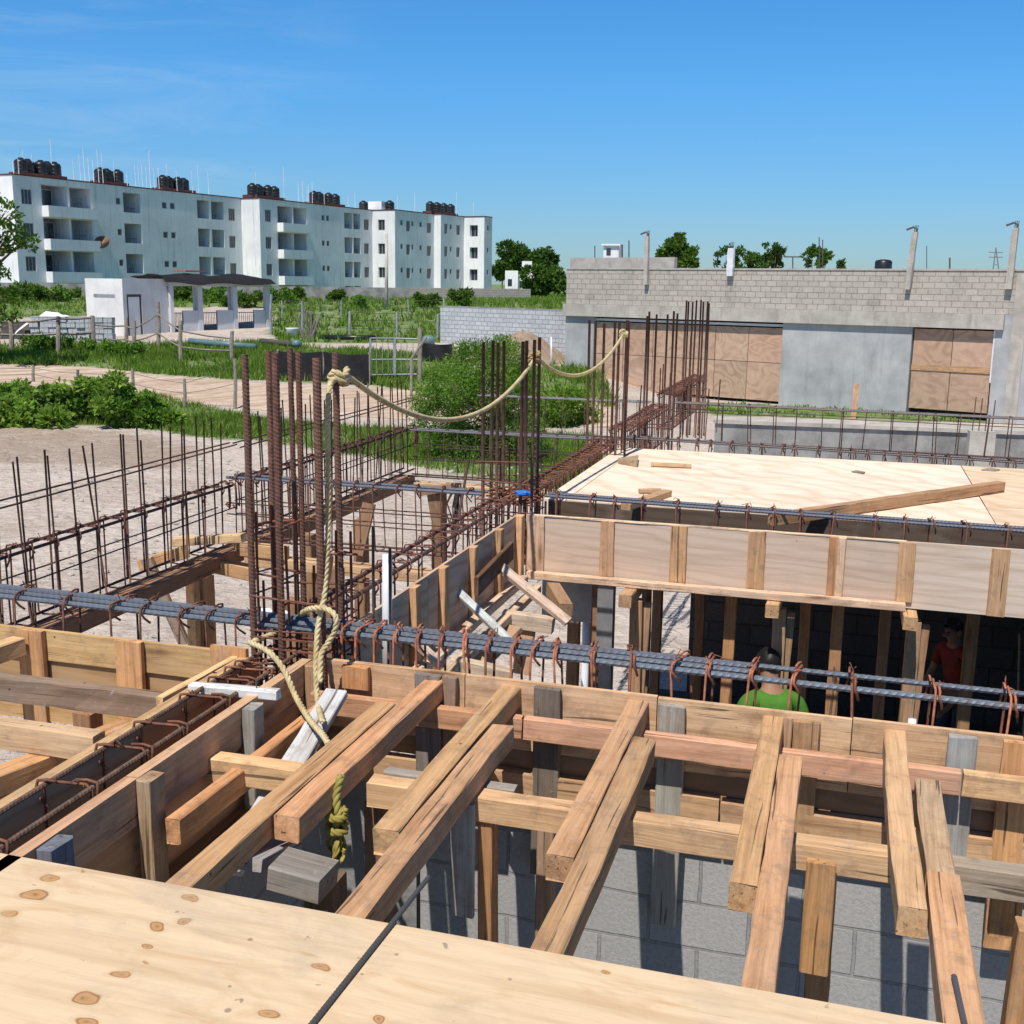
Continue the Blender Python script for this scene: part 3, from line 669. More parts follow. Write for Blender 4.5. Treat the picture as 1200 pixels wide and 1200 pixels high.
# --- B3
cageX('deep beam cage on a timber sill left of the third column, over green bush', 11.08, 11.22, -4.4, -2.35, .05, .5, .17, .010, RDARK, (.10, .045, .03), (.18, .32), topc=(.17, .17, .19), ties=False, rr=.0048)
cageX('beam cage with rusty ties along the far edge of the plywood deck', 11.05, 11.2, -2.08, 3.2, .085, .40, .16, .009, RDARK, (.13, .055, .035), (), topc=(.15, .13, .13), zt1=.02)
# --- B4
cageX('farthest open beam cage of upright ties, in front of the concrete kerb wall', 14.05, 14.2, -2.05, 4.2, .15, .48, .25, .010, (.08, .055, .05), (.085, .045, .035), (.1,), topc=(.14, .12, .12), ties=False, rr=.0062, zt1=.12)
cageX('far beam cage over the bush, left of the fourth column', 14.05, 14.2, -4.6, -2.35, .14, .48, .22, .009, (.08, .055, .05), (.085, .045, .035), (), topc=(.18, .18, .19), ties=False)
# --- A2 (left edge beam with starter bars)
def a2(label, y0, y1, ztip, n):
    c = cageY(label, -4.52, -4.38, y0, y1, .05, .45, .22, (.010, .009), (.075, .035, .028), (.11, .045, .03), (.18,), ties=True, rr=.0055)
    rebar('tie_bar', (-4.46, y0-.1, .335), (-4.46, y1+.1, .345), .006, (.085, .04, .03), c, ribs=False)
    rebar('tie_bar', (-4.40, y0-.1, .305), (-4.40, y1+.1, .335), .006, (.085, .04, .03), c, ribs=False)
    for i in range(n):
        y = y0+.05+(y1-y0-.1)*(i+rng.uniform(-.25, .25))/(n-1); sx = -4.50 if i % 2 else -4.40
        rebar('starter_bar', (sx, y, -.40), (sx+rng.normal(0, .02), y+rng.normal(0, .035), ztip+rng.normal(0, .02)), .0062, (.10, .045, .032), c, ribs=False, n=6)
    # bunch of bent hooks at the far end
    for k in range(5):
        mb = MB(); x = -4.40+rng.normal(0, .03); y = y1-.02+rng.normal(0, .03)
        mb.tube([(x-.05, y, .06), (x, y, .075), (x+.03, y, .05), (x+.035, y, -.06), (x+.02, y+.02, -.13), (x-.01, y+.02, -.10)], .006, 5); mb.build('hook', M['rust'], c, None, (.12, .05, .03), True)
    return c
a2('left edge cage with tall starter bars, near half over the bare sand', 4.5, 7.5, .56, 26)
a2('left edge cage with tall starter bars, far half running to the corner', 7.75, 11.25, .54, 30)

# --- columns
def column(label, bars, zb, zt, r, ties, pitch, ribs, tiez, colr=RUST, n=8, short=()):
    xs = [b[0] for b in bars]; ys = [b[1] for b in bars]
    c = thing('column_cage', label, 'rebar column', ((min(xs)+max(xs))/2, (min(ys)+max(ys))/2, zb))
    for i, b in enumerate(bars):
        ro = b[2] if len(b) > 2 else r; tx = b[3] if len(b) > 3 else 0
        rebar('bar', (b[0], b[1], zb), (b[0]+rng.normal(0, .006)+tx, b[1]+rng.normal(0, .006), zt+rng.normal(0, .012)), ro, colr, c, 'rust', pitch, ribs, n)
    for b in short: rebar('thin_bar', (b[0], b[1], zb), (b[0]+rng.normal(0, .01), b[1]+rng.normal(0, .01), b[2]), .006, (.15, .055, .03), c, ribs=False)
    x0, x1, y0, y1 = ties
    for z in tiez:
        mb = MB(); dz = rng.normal(0, .008, 4)
        mb.tube([(x0, y0, z+dz[0]), (x1, y0, z+dz[1]), (x1, y1, z+dz[2]), (x0, y1, z+dz[3])], .0055, 5, True)
        mb.build('tie', M['rust'], c, None, vary((.17, .06, .035), .2))
    return c
def zx(px, y, z):  # x at which the vertical plane y, height z shows at image column px
    lo, hi = -6., 6.
    for _ in range(60):
        m = (lo+hi)/2; v = np.array([m, y, z])-CAM; q = 600+F*(v@rt)/(v@fw)
        if q < px: lo = m
        else: hi = m
    return m
c1 = [(zx(295, 4.13, .4), 4.13, .0135, -.01), (zx(320, 4.36, .4), 4.36, .0125), (zx(327, 4.13, .4), 4.13, .0145), (zx(347, 4.47, .4), 4.47, .0115), (zx(354, 4.47, .4), 4.47, .0125), (zx(376, 4.13, .4), 4.13, .0165), (zx(400, 4.40, .4), 4.40, .0140)]
column('tall near column of thick rusty ribbed bars tied with yellow rope', c1, -.45, 1.27, .0135, (c1[0][0]-.01, c1[5][0]+.01, 4.12, 4.46), .0165, True, (-.3, -.22, -.15, -.08, -.02, .03, .08, .13, .24), (.125, .060, .042), 10, [(zx(310, 4.2, .1), 4.2, .30), (zx(341, 4.2, .1), 4.22, .46), (zx(366, 4.3, .1), 4.3, .36), (zx(390, 4.25, .1), 4.25, .18)])
# small inner cage of thin bars
xa = zx(303, 4.2, .2); xb = zx(334, 4.2, .2)
column('small slender cage of thin bars inside the near column', [(xa, 4.2), (xb, 4.2), (xb, 4.33), (xa, 4.33)], -.4, .60, .006, (xa-.012, xb+.012, 4.19, 4.34), .02, False, (.1, .32, .54), (.15, .055, .03), 6)
xa = zx(385, 4.32, .1); xb = zx(400, 4.32, .1)
column('pair of thin dowels with a tie, right of the near column', [(xa+.03, 4.33), (xb+.06, 4.3)], -.4, .5, .006, (xa+.02, xb+.07, 4.29, 4.34), .02, False, (.05, .42,), (.13, .05, .03), 6)
def colN(label, pxs, y, dy, zt, r, tiez, short=()):
    bars = []
    for i, px in enumerate(pxs):
        yy = y + (dy if i % 2 else 0); bars.append((zx(px, yy, .6), yy))
    x0 = min(b[0] for b in bars); x1 = max(b[0] for b in bars)
    sh = [(zx(px, y+dy*.5, .1), y+dy*.5, z) for (px, z) in short]
    return column(label, bars, -.45, zt, r, (x0-.01, x1+.01, y-.01, y+dy+.01), .02, False, tiez, (.105, .052, .040), 8, sh)
colN('second column of dark bars, blue bag at its foot, rope knot on top', [567, 576, 583, 591, 611, 617, 624, 631], 7.45, .3, 1.17, .0125, (-.2, -.1, .0, .08, .2, .35), [(585, .42), (597, .45), (604, .5)])
colN('third column of dark bars, where the rope ends', [690, 696, 706, 718, 723, 731, 734], 10.35, .35, 1.22, .0125, (-.1, .0, .1), [(712, .62), (716, .55), (727, .3)])
colN('fourth column of dark bars in front of the brown boarded doorway', [755.5, 759.5, 766.5, 779, 786.5, 790.5], 12.6, .3, 1.25, .012, (.0, .1, .2), [(772, .65), (775, .7), (784, .6)])
colN('fifth and tallest looking column of dark bars, farthest back', [801, 804, 809.5, 812, 819, 822, 826, 829], 15.3, .3, 1.36, .012, (.1, .2, .3), [(806, .9), (815, .85)])
# starters near columns 3, 4 and 5
for (px, y, z0, z1, lab) in [(748, 11.6, -.2, .55, 'single thin bar standing just left of the fourth column'), (828, 13.2, -.2, .4, 'single thin bar standing right of the fifth column'), (841, 14.0, -.2, .45, 'lone thin bar at the start of the farthest open cage')]:
    x = zx(px, y, .2); o = rebar('dowel', (x, y, z0), (x+.02, y, z1), .0065, (.10, .05, .035), None, ribs=False); tag(o, lab, 'rebar')
# stirrups heap
o = MB()
for k in range(26):
    x, y = rng.uniform(-2.32, -2.1), rng.uniform(7.45, 7.85); z = .06+rng.uniform(0, .06); e = rng.normal(0, 1, 3); e[2] *= .3; e /= np.linalg.norm(e); f = np.cross(e, [0, 0, 1.])
    o.tube([(x, y, z), np.array((x, y, z))+e*.14, np.array((x, y, z))+e*.14+f*.1, np.array((x, y, z))+f*.1], .005, 5, True)
tag(o.build('stirrup_heap', M['rust'], None, None, (.22, .08, .04)), 'tangle of rusty stirrups around the foot of the second column', 'rebar heap')
# blue bag
def crumple(c, s, n=14, seed=0):
    g = np.random.default_rng(seed); mb = MB(); V = []; Fc = []
    for i in range(n+1):
        for k in range(n):
            a = math.pi*i/n; b = 2*math.pi*k/n
            q = 1+.28*math.sin(3*b+2*a+seed)*math.sin(a)+g.normal(0, .06)
            V.append((c[0]+s[0]*q*math.sin(a)*math.cos(b), c[1]+s[1]*q*math.sin(a)*math.sin(b), c[2]+s[2]*q*math.cos(a)))
    for i in range(n):
        for k in range(n): Fc.append((i*n+k, (i+1)*n+k, (i+1)*n+(k+1) % n, i*n+(k+1) % n))
    return V, Fc
p = ay(613, 578, 7.43); V, Fc = crumple(p, (.055, .04, .018), 14, 3)
tag(obj('bag', V, Fc, M['blueplastic']), 'crumpled bright blue bag at the foot of the second column', 'bag')
p = ay(318, 728, 4.6); V, Fc = crumple(p, (.09, .06, .06), 14, 5)
tag(obj('bag', V, Fc, M['white']), 'crumpled whitish bag behind the foot of the near column', 'bag')

# ================================================================== PIT (room behind the front beam)
G = None
pl = thing('formwork_wall', 'grey shaded plywood form on the left wall of the pit, with five cleats', 'formwork', (-2.12, 5.9, -.45))
for (y0, y1) in ((4.45, 5.6), (5.605, 6.75), (6.755, 7.37)):
    slab('panel', -2.125, -2.108, y0, y1, -.445, 0, M['ply'], vary((.46, .365, .27)), pl, 'Y')
for (px, py) in ((487, 690), (521, 667), (556, 642), (586, 622)):
    y = ax(px, py, -2.085)[1]; timber('cleat', (-2.068, y, .002), (-2.068, y, -.46), .075, .04, (.56, .34, .17), pl, upv=(1, 0, 0))
timber('cleat', (-2.06, 7.32, .004), (-2.06, 7.32, -.45), .075, .048, (.58, .36, .19), pl, upv=(1, 0, 0))
timber('runner', (-2.045, 4.6, -.41), (-2.045, 7.3, -.41), .06, .05, (.52, .42, .30), pl)
timber('runner', (-1.95, 4.9, -.47), (-1.95, 7.3, -.47), .06, .05, (.47, .37, .27), pl)
bf = thing('formwork_wall', 'pale plywood form at the back of the pit with upright cleats and a bottom rail', 'formwork', (-.4, 7.39, -.45))
for (x0, x1, c) in ((-2.06, -.02, (.62, .47, .36)), (-.018, .44, (.60, .455, .35)), (.443, 2.6, (.68, .55, .44))):
    slab('panel', x0, x1, 7.385, 7.402, -.43, 0, M['plyform'], c, bf)
timber('top_strip', (-2.0, 7.393, .004), (.42, 7.393, .004), .028, .012, (.62, .49, .34), bf)
for (px0, px1, c) in ((617, 637, (.56, .42, .28)), (703, 719, (.48, .30, .17)), (785, 804, (.52, .33, .17)), (877, 897, (.50, .31, .16)), (972, 983, (.42, .23, .115)), (981, 991, (.55, .40, .26)), (1054, 1074, (.47, .30, .17)), (1164, 1186, (.50, .32, .18))):
    a = ay(px0, 640, 7.36); b = ay(px1, 640, 7.36); xm = (a[0]+b[0])/2
    timber('cleat', (xm, 7.366, -.004), (xm, 7.366, -.385 if px0 < 1100 else -.43), b[0]-a[0], .018, c, bf, upv=(0, -1, 0))
timber('bottom_rail', (-2.03, 7.335, -.385), (.44, 7.335, -.385), .055, .05, (.62, .47, .32), bf)
# sticks and braces in the pit corner
def stick(pa, ya, pb, yb, w, h, c, lab, mat='wood', cat='stick', upv=(0, -.3, 1)):
    o = timber('stick', ay(*pa, ya), ay(*pb, yb), w, h, c, mat=mat, upv=upv); return tag(o, lab, cat)
stick((527, 682), 6.15, (598, 750), 5.9, .05, .03, (.50, .54, .53), 'pale greenish grey stick slanting down from the left wall of the pit', 'oldwood')
stick((584, 660), 6.7, (667, 727), 6.6, .065, .035, (.52, .42, .33), 'long pale brown stick slanting across the corner of the pit')
stick((461, 724), 5.25, (520, 778), 5.3, .05, .035, (.60, .52, .42), 'pale stick low on the left wall of the pit, behind the blue bars')
stick((520, 760), 5.6, (470, 800), 5.2, .06, .03, (.62, .60, .56), 'whitish board lying low in the near corner of the pit', 'oldwood')
o = timber('plank', ax(561, 688, -2.02), ax(602, 645, -2.02), .12, .03, DBRN, upv=(1, 0, 0), mat='oldwood'); tag(o, 'dark brown plank nailed across the left wall of the pit', 'plank')
o = timber('beam', ay(590, 715, 6.6), ay(649, 724, 6.6), .07, .10, (.52, .44, .34), mat='oldwood'); tag(o, 'short pale timber lying level in the corner of the pit', 'timber')
o = timber('beam', ay(602, 733, 6.5), ay(560, 775, 6.2), .12, .04, (.40, .28, .18), mat='wood'); tag(o, 'brown offcut leaning below the short pale timber', 'timber')
o = timber('beam', ay(618, 728, 6.6), ay(610, 790, 6.55), .11, .04, (.42, .27, .16), upv=(0, -1, 0)); tag(o, 'upright brown offcut below the short pale timber', 'timber')
o = timber('beam', ay(640, 690, 7.2), ay(655, 715, 6.8), .09, .09, (.26, .17, .10), upv=(0, -1, 0)); tag(o, 'dark brown brace under the end of the bottom rail', 'brace')
o = timber('beam', ay(530, 770, 5.6), ay(600, 785, 5.6), .07, .1, (.42, .36, .28), mat='oldwood'); tag(o, 'grey timber low in the pit behind the blue bars', 'timber')
o = slab('shade_board', -1.98, -1.62, 7.55, 7.57, -.78, -.44, M['metal']); tag(o, 'bluish grey board standing in for shade behind the crossed sticks in the pit corner', 'board')  # added sheet; its dull tone stands in for the corner's shadow
# conduits
x = zx(452, 4.9, .1)
mb = MB(); mb.tube([(x, 4.9, -.5), (x+.01, 4.9, .28)], .024, 12); o = mb.build('conduit', M['white'], None, None, None, True); tag(o, 'white plastic conduit standing beside the rusty cage left of the pit', 'conduit')
for (dx, z) in ((-.05, .42), (.035, .32)):
    o = rebar('dowel', (x+dx, 4.86, -.5), (x+dx+.005, 4.86, z), .0075, (.12, .09, .085), None, ribs=False); tag(o, 'thin grey bar just %s of the white conduit' % ('left' if dx < 0 else 'right'), 'rebar')
# T shores under the back form
T = []
for (px, py, zz, lab) in ((735, 697, -.44, 'leftmost of three timber heads poking out under the pale back form'), (903, 708, -.44, 'middle of three timber heads poking out under the pale back form'), (1061, 722, -.44, 'rightmost of three timber heads, under the end of the bottom rail')):
    a = az(px, py, zz); x = zx(px+6, a[1]+.2, -.5)
    o = timber('timber_head', (x-.01, a[1]-.02, zz), (x, 8.2, zz), .085, .085, (.44, .28, .15)); tag(o, lab, 'timber')
    T.append((x, a[1]))
for (x, y), lab, dx in zip(T, ('brown shore with a brace under the leftmost timber head', 'brown shore under the middle timber head, in front of the green shirt', 'greyish shore under the rightmost timber head'), (.03, .03, -.02)):
    shore(x+.03, y+.19, -.53, .085, .085, (.34, .22, .12), lab, x2=x+.03+dx)
    shore(x+.10, y+.24, -.56, .05, .05, (.36, .23, .13), 'thin strut beside the '+lab.split(' under')[0].replace(' with a brace', '')+' under the '+lab.split('under the ')[1].split(',')[0], cat='strut', x2=x+.02)
# interior below the far deck
G2 = 'shores in the dark room under the far deck'
k = 0
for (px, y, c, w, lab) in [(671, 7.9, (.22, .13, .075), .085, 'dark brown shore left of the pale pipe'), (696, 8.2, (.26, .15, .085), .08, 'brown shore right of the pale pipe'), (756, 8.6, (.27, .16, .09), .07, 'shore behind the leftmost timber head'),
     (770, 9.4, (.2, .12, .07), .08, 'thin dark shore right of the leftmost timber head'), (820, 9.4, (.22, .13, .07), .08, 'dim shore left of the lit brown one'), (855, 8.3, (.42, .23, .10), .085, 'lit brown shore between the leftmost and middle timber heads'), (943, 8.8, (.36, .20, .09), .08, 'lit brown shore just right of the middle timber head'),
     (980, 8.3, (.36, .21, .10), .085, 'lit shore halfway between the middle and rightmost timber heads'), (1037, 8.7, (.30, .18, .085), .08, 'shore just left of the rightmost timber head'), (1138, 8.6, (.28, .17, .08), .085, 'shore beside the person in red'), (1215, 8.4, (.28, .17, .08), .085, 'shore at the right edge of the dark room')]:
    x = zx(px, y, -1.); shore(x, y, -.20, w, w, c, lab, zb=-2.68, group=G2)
x = zx(687, 7.65, -.8); mb = MB(); mb.tube([(x, 7.65, -2.7), (x, 7.65, -.40)], .027, 12); tag(mb.build('pipe', M['white'], None, None, None, True), 'pale blue white pipe standing under the left end of the back form', 'pipe')
x = zx(709, 8.1, -.8); tag(slab('steel_column', x-.06, x+.06, 8.1, 8.2, -2.68, -.1, M['metal']), 'grey metal post beside the pale pipe in the dark room', 'post')
x = zx(1067, 6.4, -.8); mb = MB(); mb.tube([(x, 6.4, -2.7), (x+.01, 6.4, -.80)], .022, 12); tag(mb.build('pipe', M['white'], None, None, None, True), 'short white pipe standing in the pit below the rightmost timber head', 'pipe')
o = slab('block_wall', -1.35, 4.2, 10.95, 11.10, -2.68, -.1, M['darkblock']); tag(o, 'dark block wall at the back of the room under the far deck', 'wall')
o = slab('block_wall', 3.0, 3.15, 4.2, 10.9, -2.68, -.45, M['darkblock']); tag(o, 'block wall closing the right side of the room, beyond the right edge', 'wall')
# far deck
dk = thing('plywood_deck', 'large pale plywood deck behind the pit with scraps lying on it', 'deck', (0, 9., -.02))
e1 = az(703, 546, 0)
seams = [-2.10, -1.93, -.0, .82, 2.1, 3.4]
for i, (x0, x1) in enumerate(((-2.10, -1.935), (-1.93, 1.02), (1.025, 1.55), (1.555, 3.3))):
    for j, (y0, y1) in enumerate(((8.0, 8.83), (8.836, 10.05), (10.056, 10.88)) if i else ((8.0, 10.88),)):
        slab('sheet', x0+rng.uniform(0, .003), x1, y0, y1, -.018, rng.uniform(-.001, .002), M['plypale'], vary((.66, .585, .475), .03) if i != 2 else vary((.58, .47, .335), .04), dk, 'X')
for y in (8.06, 8.5, 9.0, 9.6, 10.2, 10.8): timber('bearer', (-2.05, y, -.02), (3.2, y, -.02), .085, .085, (.40, .25, .13), dk)
for x in (-1.6, -.6, .4, 1.4, 2.4): timber('bearer', (x, 8.03, -.107), (x, 10.85, -.107), .085, .085, (.38, .23, .12), dk)
o = slab('form_board', -2.05, 3.2, 7.965, 7.985, -.43, -.006, M['ply'], (.105, .075, .055)); tag(o, 'dark used plywood board along the near edge of the far deck', 'board')
# scraps
def flat(name, pts, z0, z1, mat, color):
    n = len(pts); V = [(p[0], p[1], z0) for p in pts]+[(p[0], p[1], z1) for p in pts]
    Fc = [tuple(range(n-1, -1, -1)), tuple(range(n, 2*n))]+[(i, (i+1) % n, n+(i+1) % n, n+i) for i in range(n)]
    return obj(name, V, Fc, mat, None, None, color)
def P2(*q): return [az(px, py, .02) for px, py in q]
tag(flat('wood_scrap', P2((724, 541), (747, 545), (748, 537)), .002, .05, M['wood'], (.40, .29, .18)), 'small wedge shaped wood offcut on the far deck', 'offcut')
o = timber('wood_scrap', az(763, 542, .035), az(810, 544, .035), .05, .03, (.46, .31, .17)); tag(o, 'short straight stick on the far deck right of the wedge', 'offcut')
o = timber('wood_scrap', az(733, 590, .05), az(782, 574, .05), .075, .045, (.44, .28, .15)); tag(o, 'stubby square ended offcut lying slanted on the far deck behind the blue bars', 'offcut')
o = timber('wood_scrap', az(749, 573, .035), az(775, 573, .035), .05, .03, (.40, .27, .15)); tag(o, 'small flat offcut tucked behind the slanted one on the far deck', 'offcut')
o = timber('long_timber', az(905, 602, .085), az(1173, 564, .085), .075, .08, (.38, .235, .12)); tag(o, 'long timber lying diagonally across the far deck', 'timber')
tag(flat('wood_chip', P2((998, 551), (1012, 553), (1014, 552), (1004, 550)), .003, .014, M['wood'], (.30, .25, .2)), 'small dark chip on the far deck beyond the long timber', 'offcut')
tag(flat('wood_chip', P2((1150, 549), (1166, 550), (1172, 549), (1160, 547)), .003, .014, M['wood'], (.36, .30, .24)), 'tiny flat chip at the far right of the far deck', 'offcut')

# ================================================================== SILL TIMBERS AND SHORES UNDER THE LEFT EDGE BEAM
o = timber('sill_beam', (-4.45, 4.3, -.455), (-4.45, 7.6, -.455), .17, .11, (.30, .17, .095)); tag(o, 'brown sill timber under the near half of the left edge cage', 'beam')
o = timber('sill_beam', (-4.45, 7.65, -.46), (-4.45, 11.2, -.46), .17, .11, (.29, .165, .095)); tag(o, 'brown sill timber under the far half of the left edge cage', 'beam')
o = timber('sill_beam', (-4.5, 11.15, -.52), (-2.3, 11.15, -.52), .20, .09, (.52, .37, .22)); tag(o, 'pale sill timber under the corner cage over the green bush', 'beam')
o = timber('sill_beam', (-4.3, 7.55, -.5), (-2.4, 7.55, -.5), .14, .08, (.50, .34, .19)); tag(o, 'pale sill timber crossing the sand behind the near column', 'beam')
o = timber('sill_beam', (-4.38, 7.52, -.40), (-3.95, 7.5, -.40), .08, .1, (.47, .31, .16)); tag(o, 'short timber end beside the left edge cage', 'beam')
o = timber('sill_beam', (-2.72, 4.9, -.50), (-2.28, 7.2, -.50), .10, .08, (.53, .39, .25)); tag(o, 'light timber beneath the open cage left of the pit', 'beam')
def post(px, py, X, Y, zt, w, c, lab, lean=0, zb=-2.75):
    x = zx(px, Y, zt) if X is None else X
    return shore(x, Y, zt, w, w, c, lab, zb=zb, x2=x+lean)
GL = None
post(232, 650, None, 7.0, -.56, .12, (.44, .26, .12), 'stout post under the left edge cage, straight below its sill')
post(222, 650, None, 6.9, -.56, .07, (.48, .30, .14), 'slimmer post touching the stout one under the left edge cage')
stick((170, 655), 6.8, (215, 755), 7.0, .09, .035, (.36, .29, .235), 'grey brown brace slanting beside the stout post', 'oldwood', 'brace', upv=(0, -1, 0))
o = timber('beam', ay(163, 655, 6.9), ay(215, 640, 6.9), .08, .09, (.46, .27, .13)); tag(o, 'brown cross piece on top of the slanting brace', 'beam')
o = timber('beam', ay(205, 630, 7.2), ay(285, 625, 7.2), .09, .06, (.55, .40, .23)); tag(o, 'pale timber lying level behind the left edge cage', 'beam')
o = timber('beam', ay(255, 655, 7.3), ay(300, 665, 7.3), .1, .1, (.48, .31, .15)); tag(o, 'square timber end left of the near column', 'beam')
post(420, 575, None, 9.3, -.57, .11, (0.252, 0.156, 0.084), 'post under the far half of the left edge cage')
stick((432, 590), 9.3, (418, 650), 9.2, .12, .04, (0.24, 0.15, 0.084), 'tapered brown brace against the post under the far half of the cage', 'wood', 'brace', upv=(0, -1, 0))
post(512, 570, None, 10.9, -.6, .12, (0.204, 0.126, 0.072), 'post under the corner timber, left of the hanging ties')
stick((504, 572), 10.9, (512, 620), 10.9, .10, .04, (0.24, 0.156, 0.09), 'curved brown brace on the post under the corner timber', 'wood', 'brace', upv=(0, -1, 0))
o = timber('beam', ay(490, 572, 10.9), ay(530, 566, 10.9), .1, .08, (.28, .18, .11)); tag(o, 'dark cap timber on the post under the corner', 'beam')
post(340, 655, None, 6.3, -.45, .12, (.28, .17, .09), 'dark post behind the thin bars of the near column', 0)
post(358, 640, None, 8.3, -.5, .10, (0.24, 0.156, 0.09), 'brown post seen between the bars of the near column')
post(388, 640, None, 6.6, -.3, .10, (0.216, 0.138, 0.078), 'post right behind the thick front bar of the near column')
post(130, 730, None, 5.2, -.57, .1, (.36, .22, .11), 'brown post low behind the blue bars at the left')
stick((368, 720), 5.6, (380, 650), 6.0, .07, .05, DBRN, 'dark brown strut leaning behind the near column', 'oldwood', 'strut', upv=(0, -1, 0))
# hanging bundle of tie wire and a leaning dark bar
mb = MB()
for k in range(14):
    a = ay(537+rng.normal(0, 2.2), 566, 8.6); b = ay(533+rng.normal(0, 3), 622+rng.normal(0, 8), 8.6); mid = (a+b)/2+np.array([rng.normal(0, .03), rng.normal(0, .03), 0])
    mb.tube([a, mid, b], .006, 5)
tag(mb.build('tie_bundle', M['rust'], None, None, RDARK), 'dark bundle of hooked ties hanging from the blue bars left of the second column', 'tie bundle')
o = rebar('leaning_bar', ay(530, 650, 8.), ay(549, 540, 8.6), .011, RDARK, None, ribs=False); tag(o, 'dark bar leaning left of the second column', 'rebar')

# ================================================================== ROPE
def rope_mesh(P, r):
    P = [np.array(q, float) for q in P]; Q = []
    for i in range(len(P)-1):   # Catmull-Rom
        p0 = P[max(i-1, 0)]; p1 = P[i]; p2 = P[i+1]; p3 = P[min(i+2, len(P)-1)]
        n = max(2, int(np.linalg.norm(p2-p1)/.02))
        for k in range(n):
            t = k/n; Q.append(.5*((2*p1)+(-p0+p2)*t+(2*p0-5*p1+4*p2-p3)*t*t+(-p0+3*p1-3*p2+p3)*t**3))
    Q.append(P[-1]); return Q
def add_rope(mb, P, r=.011, strands=3, pitch=.075):
    Q = rope_mesh(P, r); d = 0.; n = len(Q)
    # fine resample
    S = [Q[0]]; acc = 0
    for a, b in zip(Q[:-1], Q[1:]):
        L = np.linalg.norm(b-a); m = max(1, int(L/.009))
        for k in range(1, m+1): S.append(a+(b-a)*k/m)
    for s in range(strands):
        W = []; nrm = np.array([.3, .2, 1.]); dist = 0
        for i in range(len(S)):
            t = S[min(i+1, len(S)-1)]-S[max(i-1, 0)]; t = t/(np.linalg.norm(t)+1e-9)
            nrm = nrm-t*(nrm@t); nrm /= np.linalg.norm(nrm)+1e-9; bn = np.cross(t, nrm)
            if i: dist += np.linalg.norm(S[i]-S[i-1])
            a = 2*math.pi*(dist/pitch+s/strands); W.append(S[i]+r*.55*(math.cos(a)*nrm+math.sin(a)*bn))
        mb.tube(W, r*.62, 6)
ROPE = (.74, .64, .42)
cb = ay(400, 442, 4.40); c2 = np.array([zx(629, 7.75, 1.0), 7.72, 1.05]); c3 = np.array([zx(735, 10.5, 1.1), 10.33, 1.12])
rp = thing('rope', 'thick yellowed rope tied from the near column over the second to the third column', 'rope', (-2., 4.4, -.3))
def sag(a, b, s, n=12):
    return [a+(b-a)*t+np.array([0, 0, -4*s*t*(1-t)]) for t in np.linspace(0, 1, n)]
mb = MB(); add_rope(mb, sag(cb+np.array([.02, 0, .01]), c2, .30), .0125); mb.build('sagging_span', M['rope'], rp, None, ROPE, True)
mb = MB(); add_rope(mb, sag(c2+np.array([.02, .02, -.02]), c3, .22), .0125); mb.build('sagging_span', M['rope'], rp, None, ROPE, True)
def knot(c, r, rb, turns=2.3, h=.05):
    P = [c+np.array([r*math.cos(t), r*math.sin(t)*1.1, h*(t/(2*math.pi*turns)-.5)+.012*math.sin(3*t)]) for t in np.linspace(0, 2*math.pi*turns, 26)]
    mb = MB(); add_rope(mb, P, rb); return mb
knot(cb+np.array([-.012, 0, 0]), .034, .0135, 2.4, .055).build('knot', M['rope'], rp, None, ROPE, True)
knot(c2+np.array([-.01, 0, 0]), .032, .0125, 2.2, .06).build('knot', M['rope'], rp, None, (.55, .40, .2), True)
knot(c3, .03, .013, 1.8, .05).build('knot', M['rope'], rp, None, ROPE, True)
mb = MB(); ya = 4.22
add_rope(mb, [cb+np.array([-.02, -.02, -.01]), ay(386, 455, 4.25), ay(384, 500, 4.2), ay(385, 600, 4.18), ay(381, 690, 4.13), ay(377, 712, 4.10), ay(372, 740, 4.06), ay(370, 785, 3.98), ay(372, 820, 3.9), ay(378, 846, 3.62)], .011)
mb.build('hanging_end', M['rope'], rp, None, ROPE, True)
mb = MB()
add_rope(mb, [ay(291, 752, 4.02), ay(312, 762, 3.96), ay(331, 782, 3.92), ay(346, 815, 3.86), ay(362, 842, 3.70), ay(379, 862, 3.52), ay(385, 872, 3.45)], .0115)
mb.build('tail', M['rope'], rp, None, ROPE, True)
mb = MB()
add_rope(mb, [ay(296, 752, 4.1), ay(326, 740, 4.22), ay(350, 722, 4.30), ay(362, 714, 4.1), ay(381, 713, 4.06), ay(393, 722, 4.04), ay(393, 738, 4.04), ay(383, 756, 4.03), ay(376, 768, 4.0), ay(375, 800, 3.93)], .0115)
mb.build('loop', M['rope'], rp, None, ROPE, True)
mb = MB(); pt = ay(394, 935, 3.08); pz = ay(392, 1003, 3.08); x = pt[0]; L_r = pt[2]-pz[2]
add_rope(mb, [(x, 3.12, pt[2]+.06), (x-.005, 3.09, pt[2]), (x+.008, 3.08, pt[2]-L_r*.3), (x-.006, 3.08, pt[2]-L_r*.5), (x, 3.08, pt[2]-L_r*.62)], .013)
for f in (.22, .45):
    P = [np.array([x+.026*math.cos(t), 3.08+.026*math.sin(t), pt[2]-L_r*f-.02*t/6]) for t in np.linspace(0, 9, 18)]; add_rope(mb, P, .012)
for k in range(9):
    add_rope(mb, [(x+rng.normal(0, .006), 3.08, pt[2]-L_r*.55), (x+rng.normal(0, .014), 3.07+rng.normal(0, .015), pt[2]-L_r*.8), (x+rng.normal(0, .022), 3.07+rng.normal(0, .02), pz[2]+rng.normal(0, .015))], .007, 2)
tag(mb.build('frayed_rope_end', M['rope'], None, None, (.42, .38, .10), True), 'greenish yellow frayed rope end hanging below the first joist pair', 'rope')

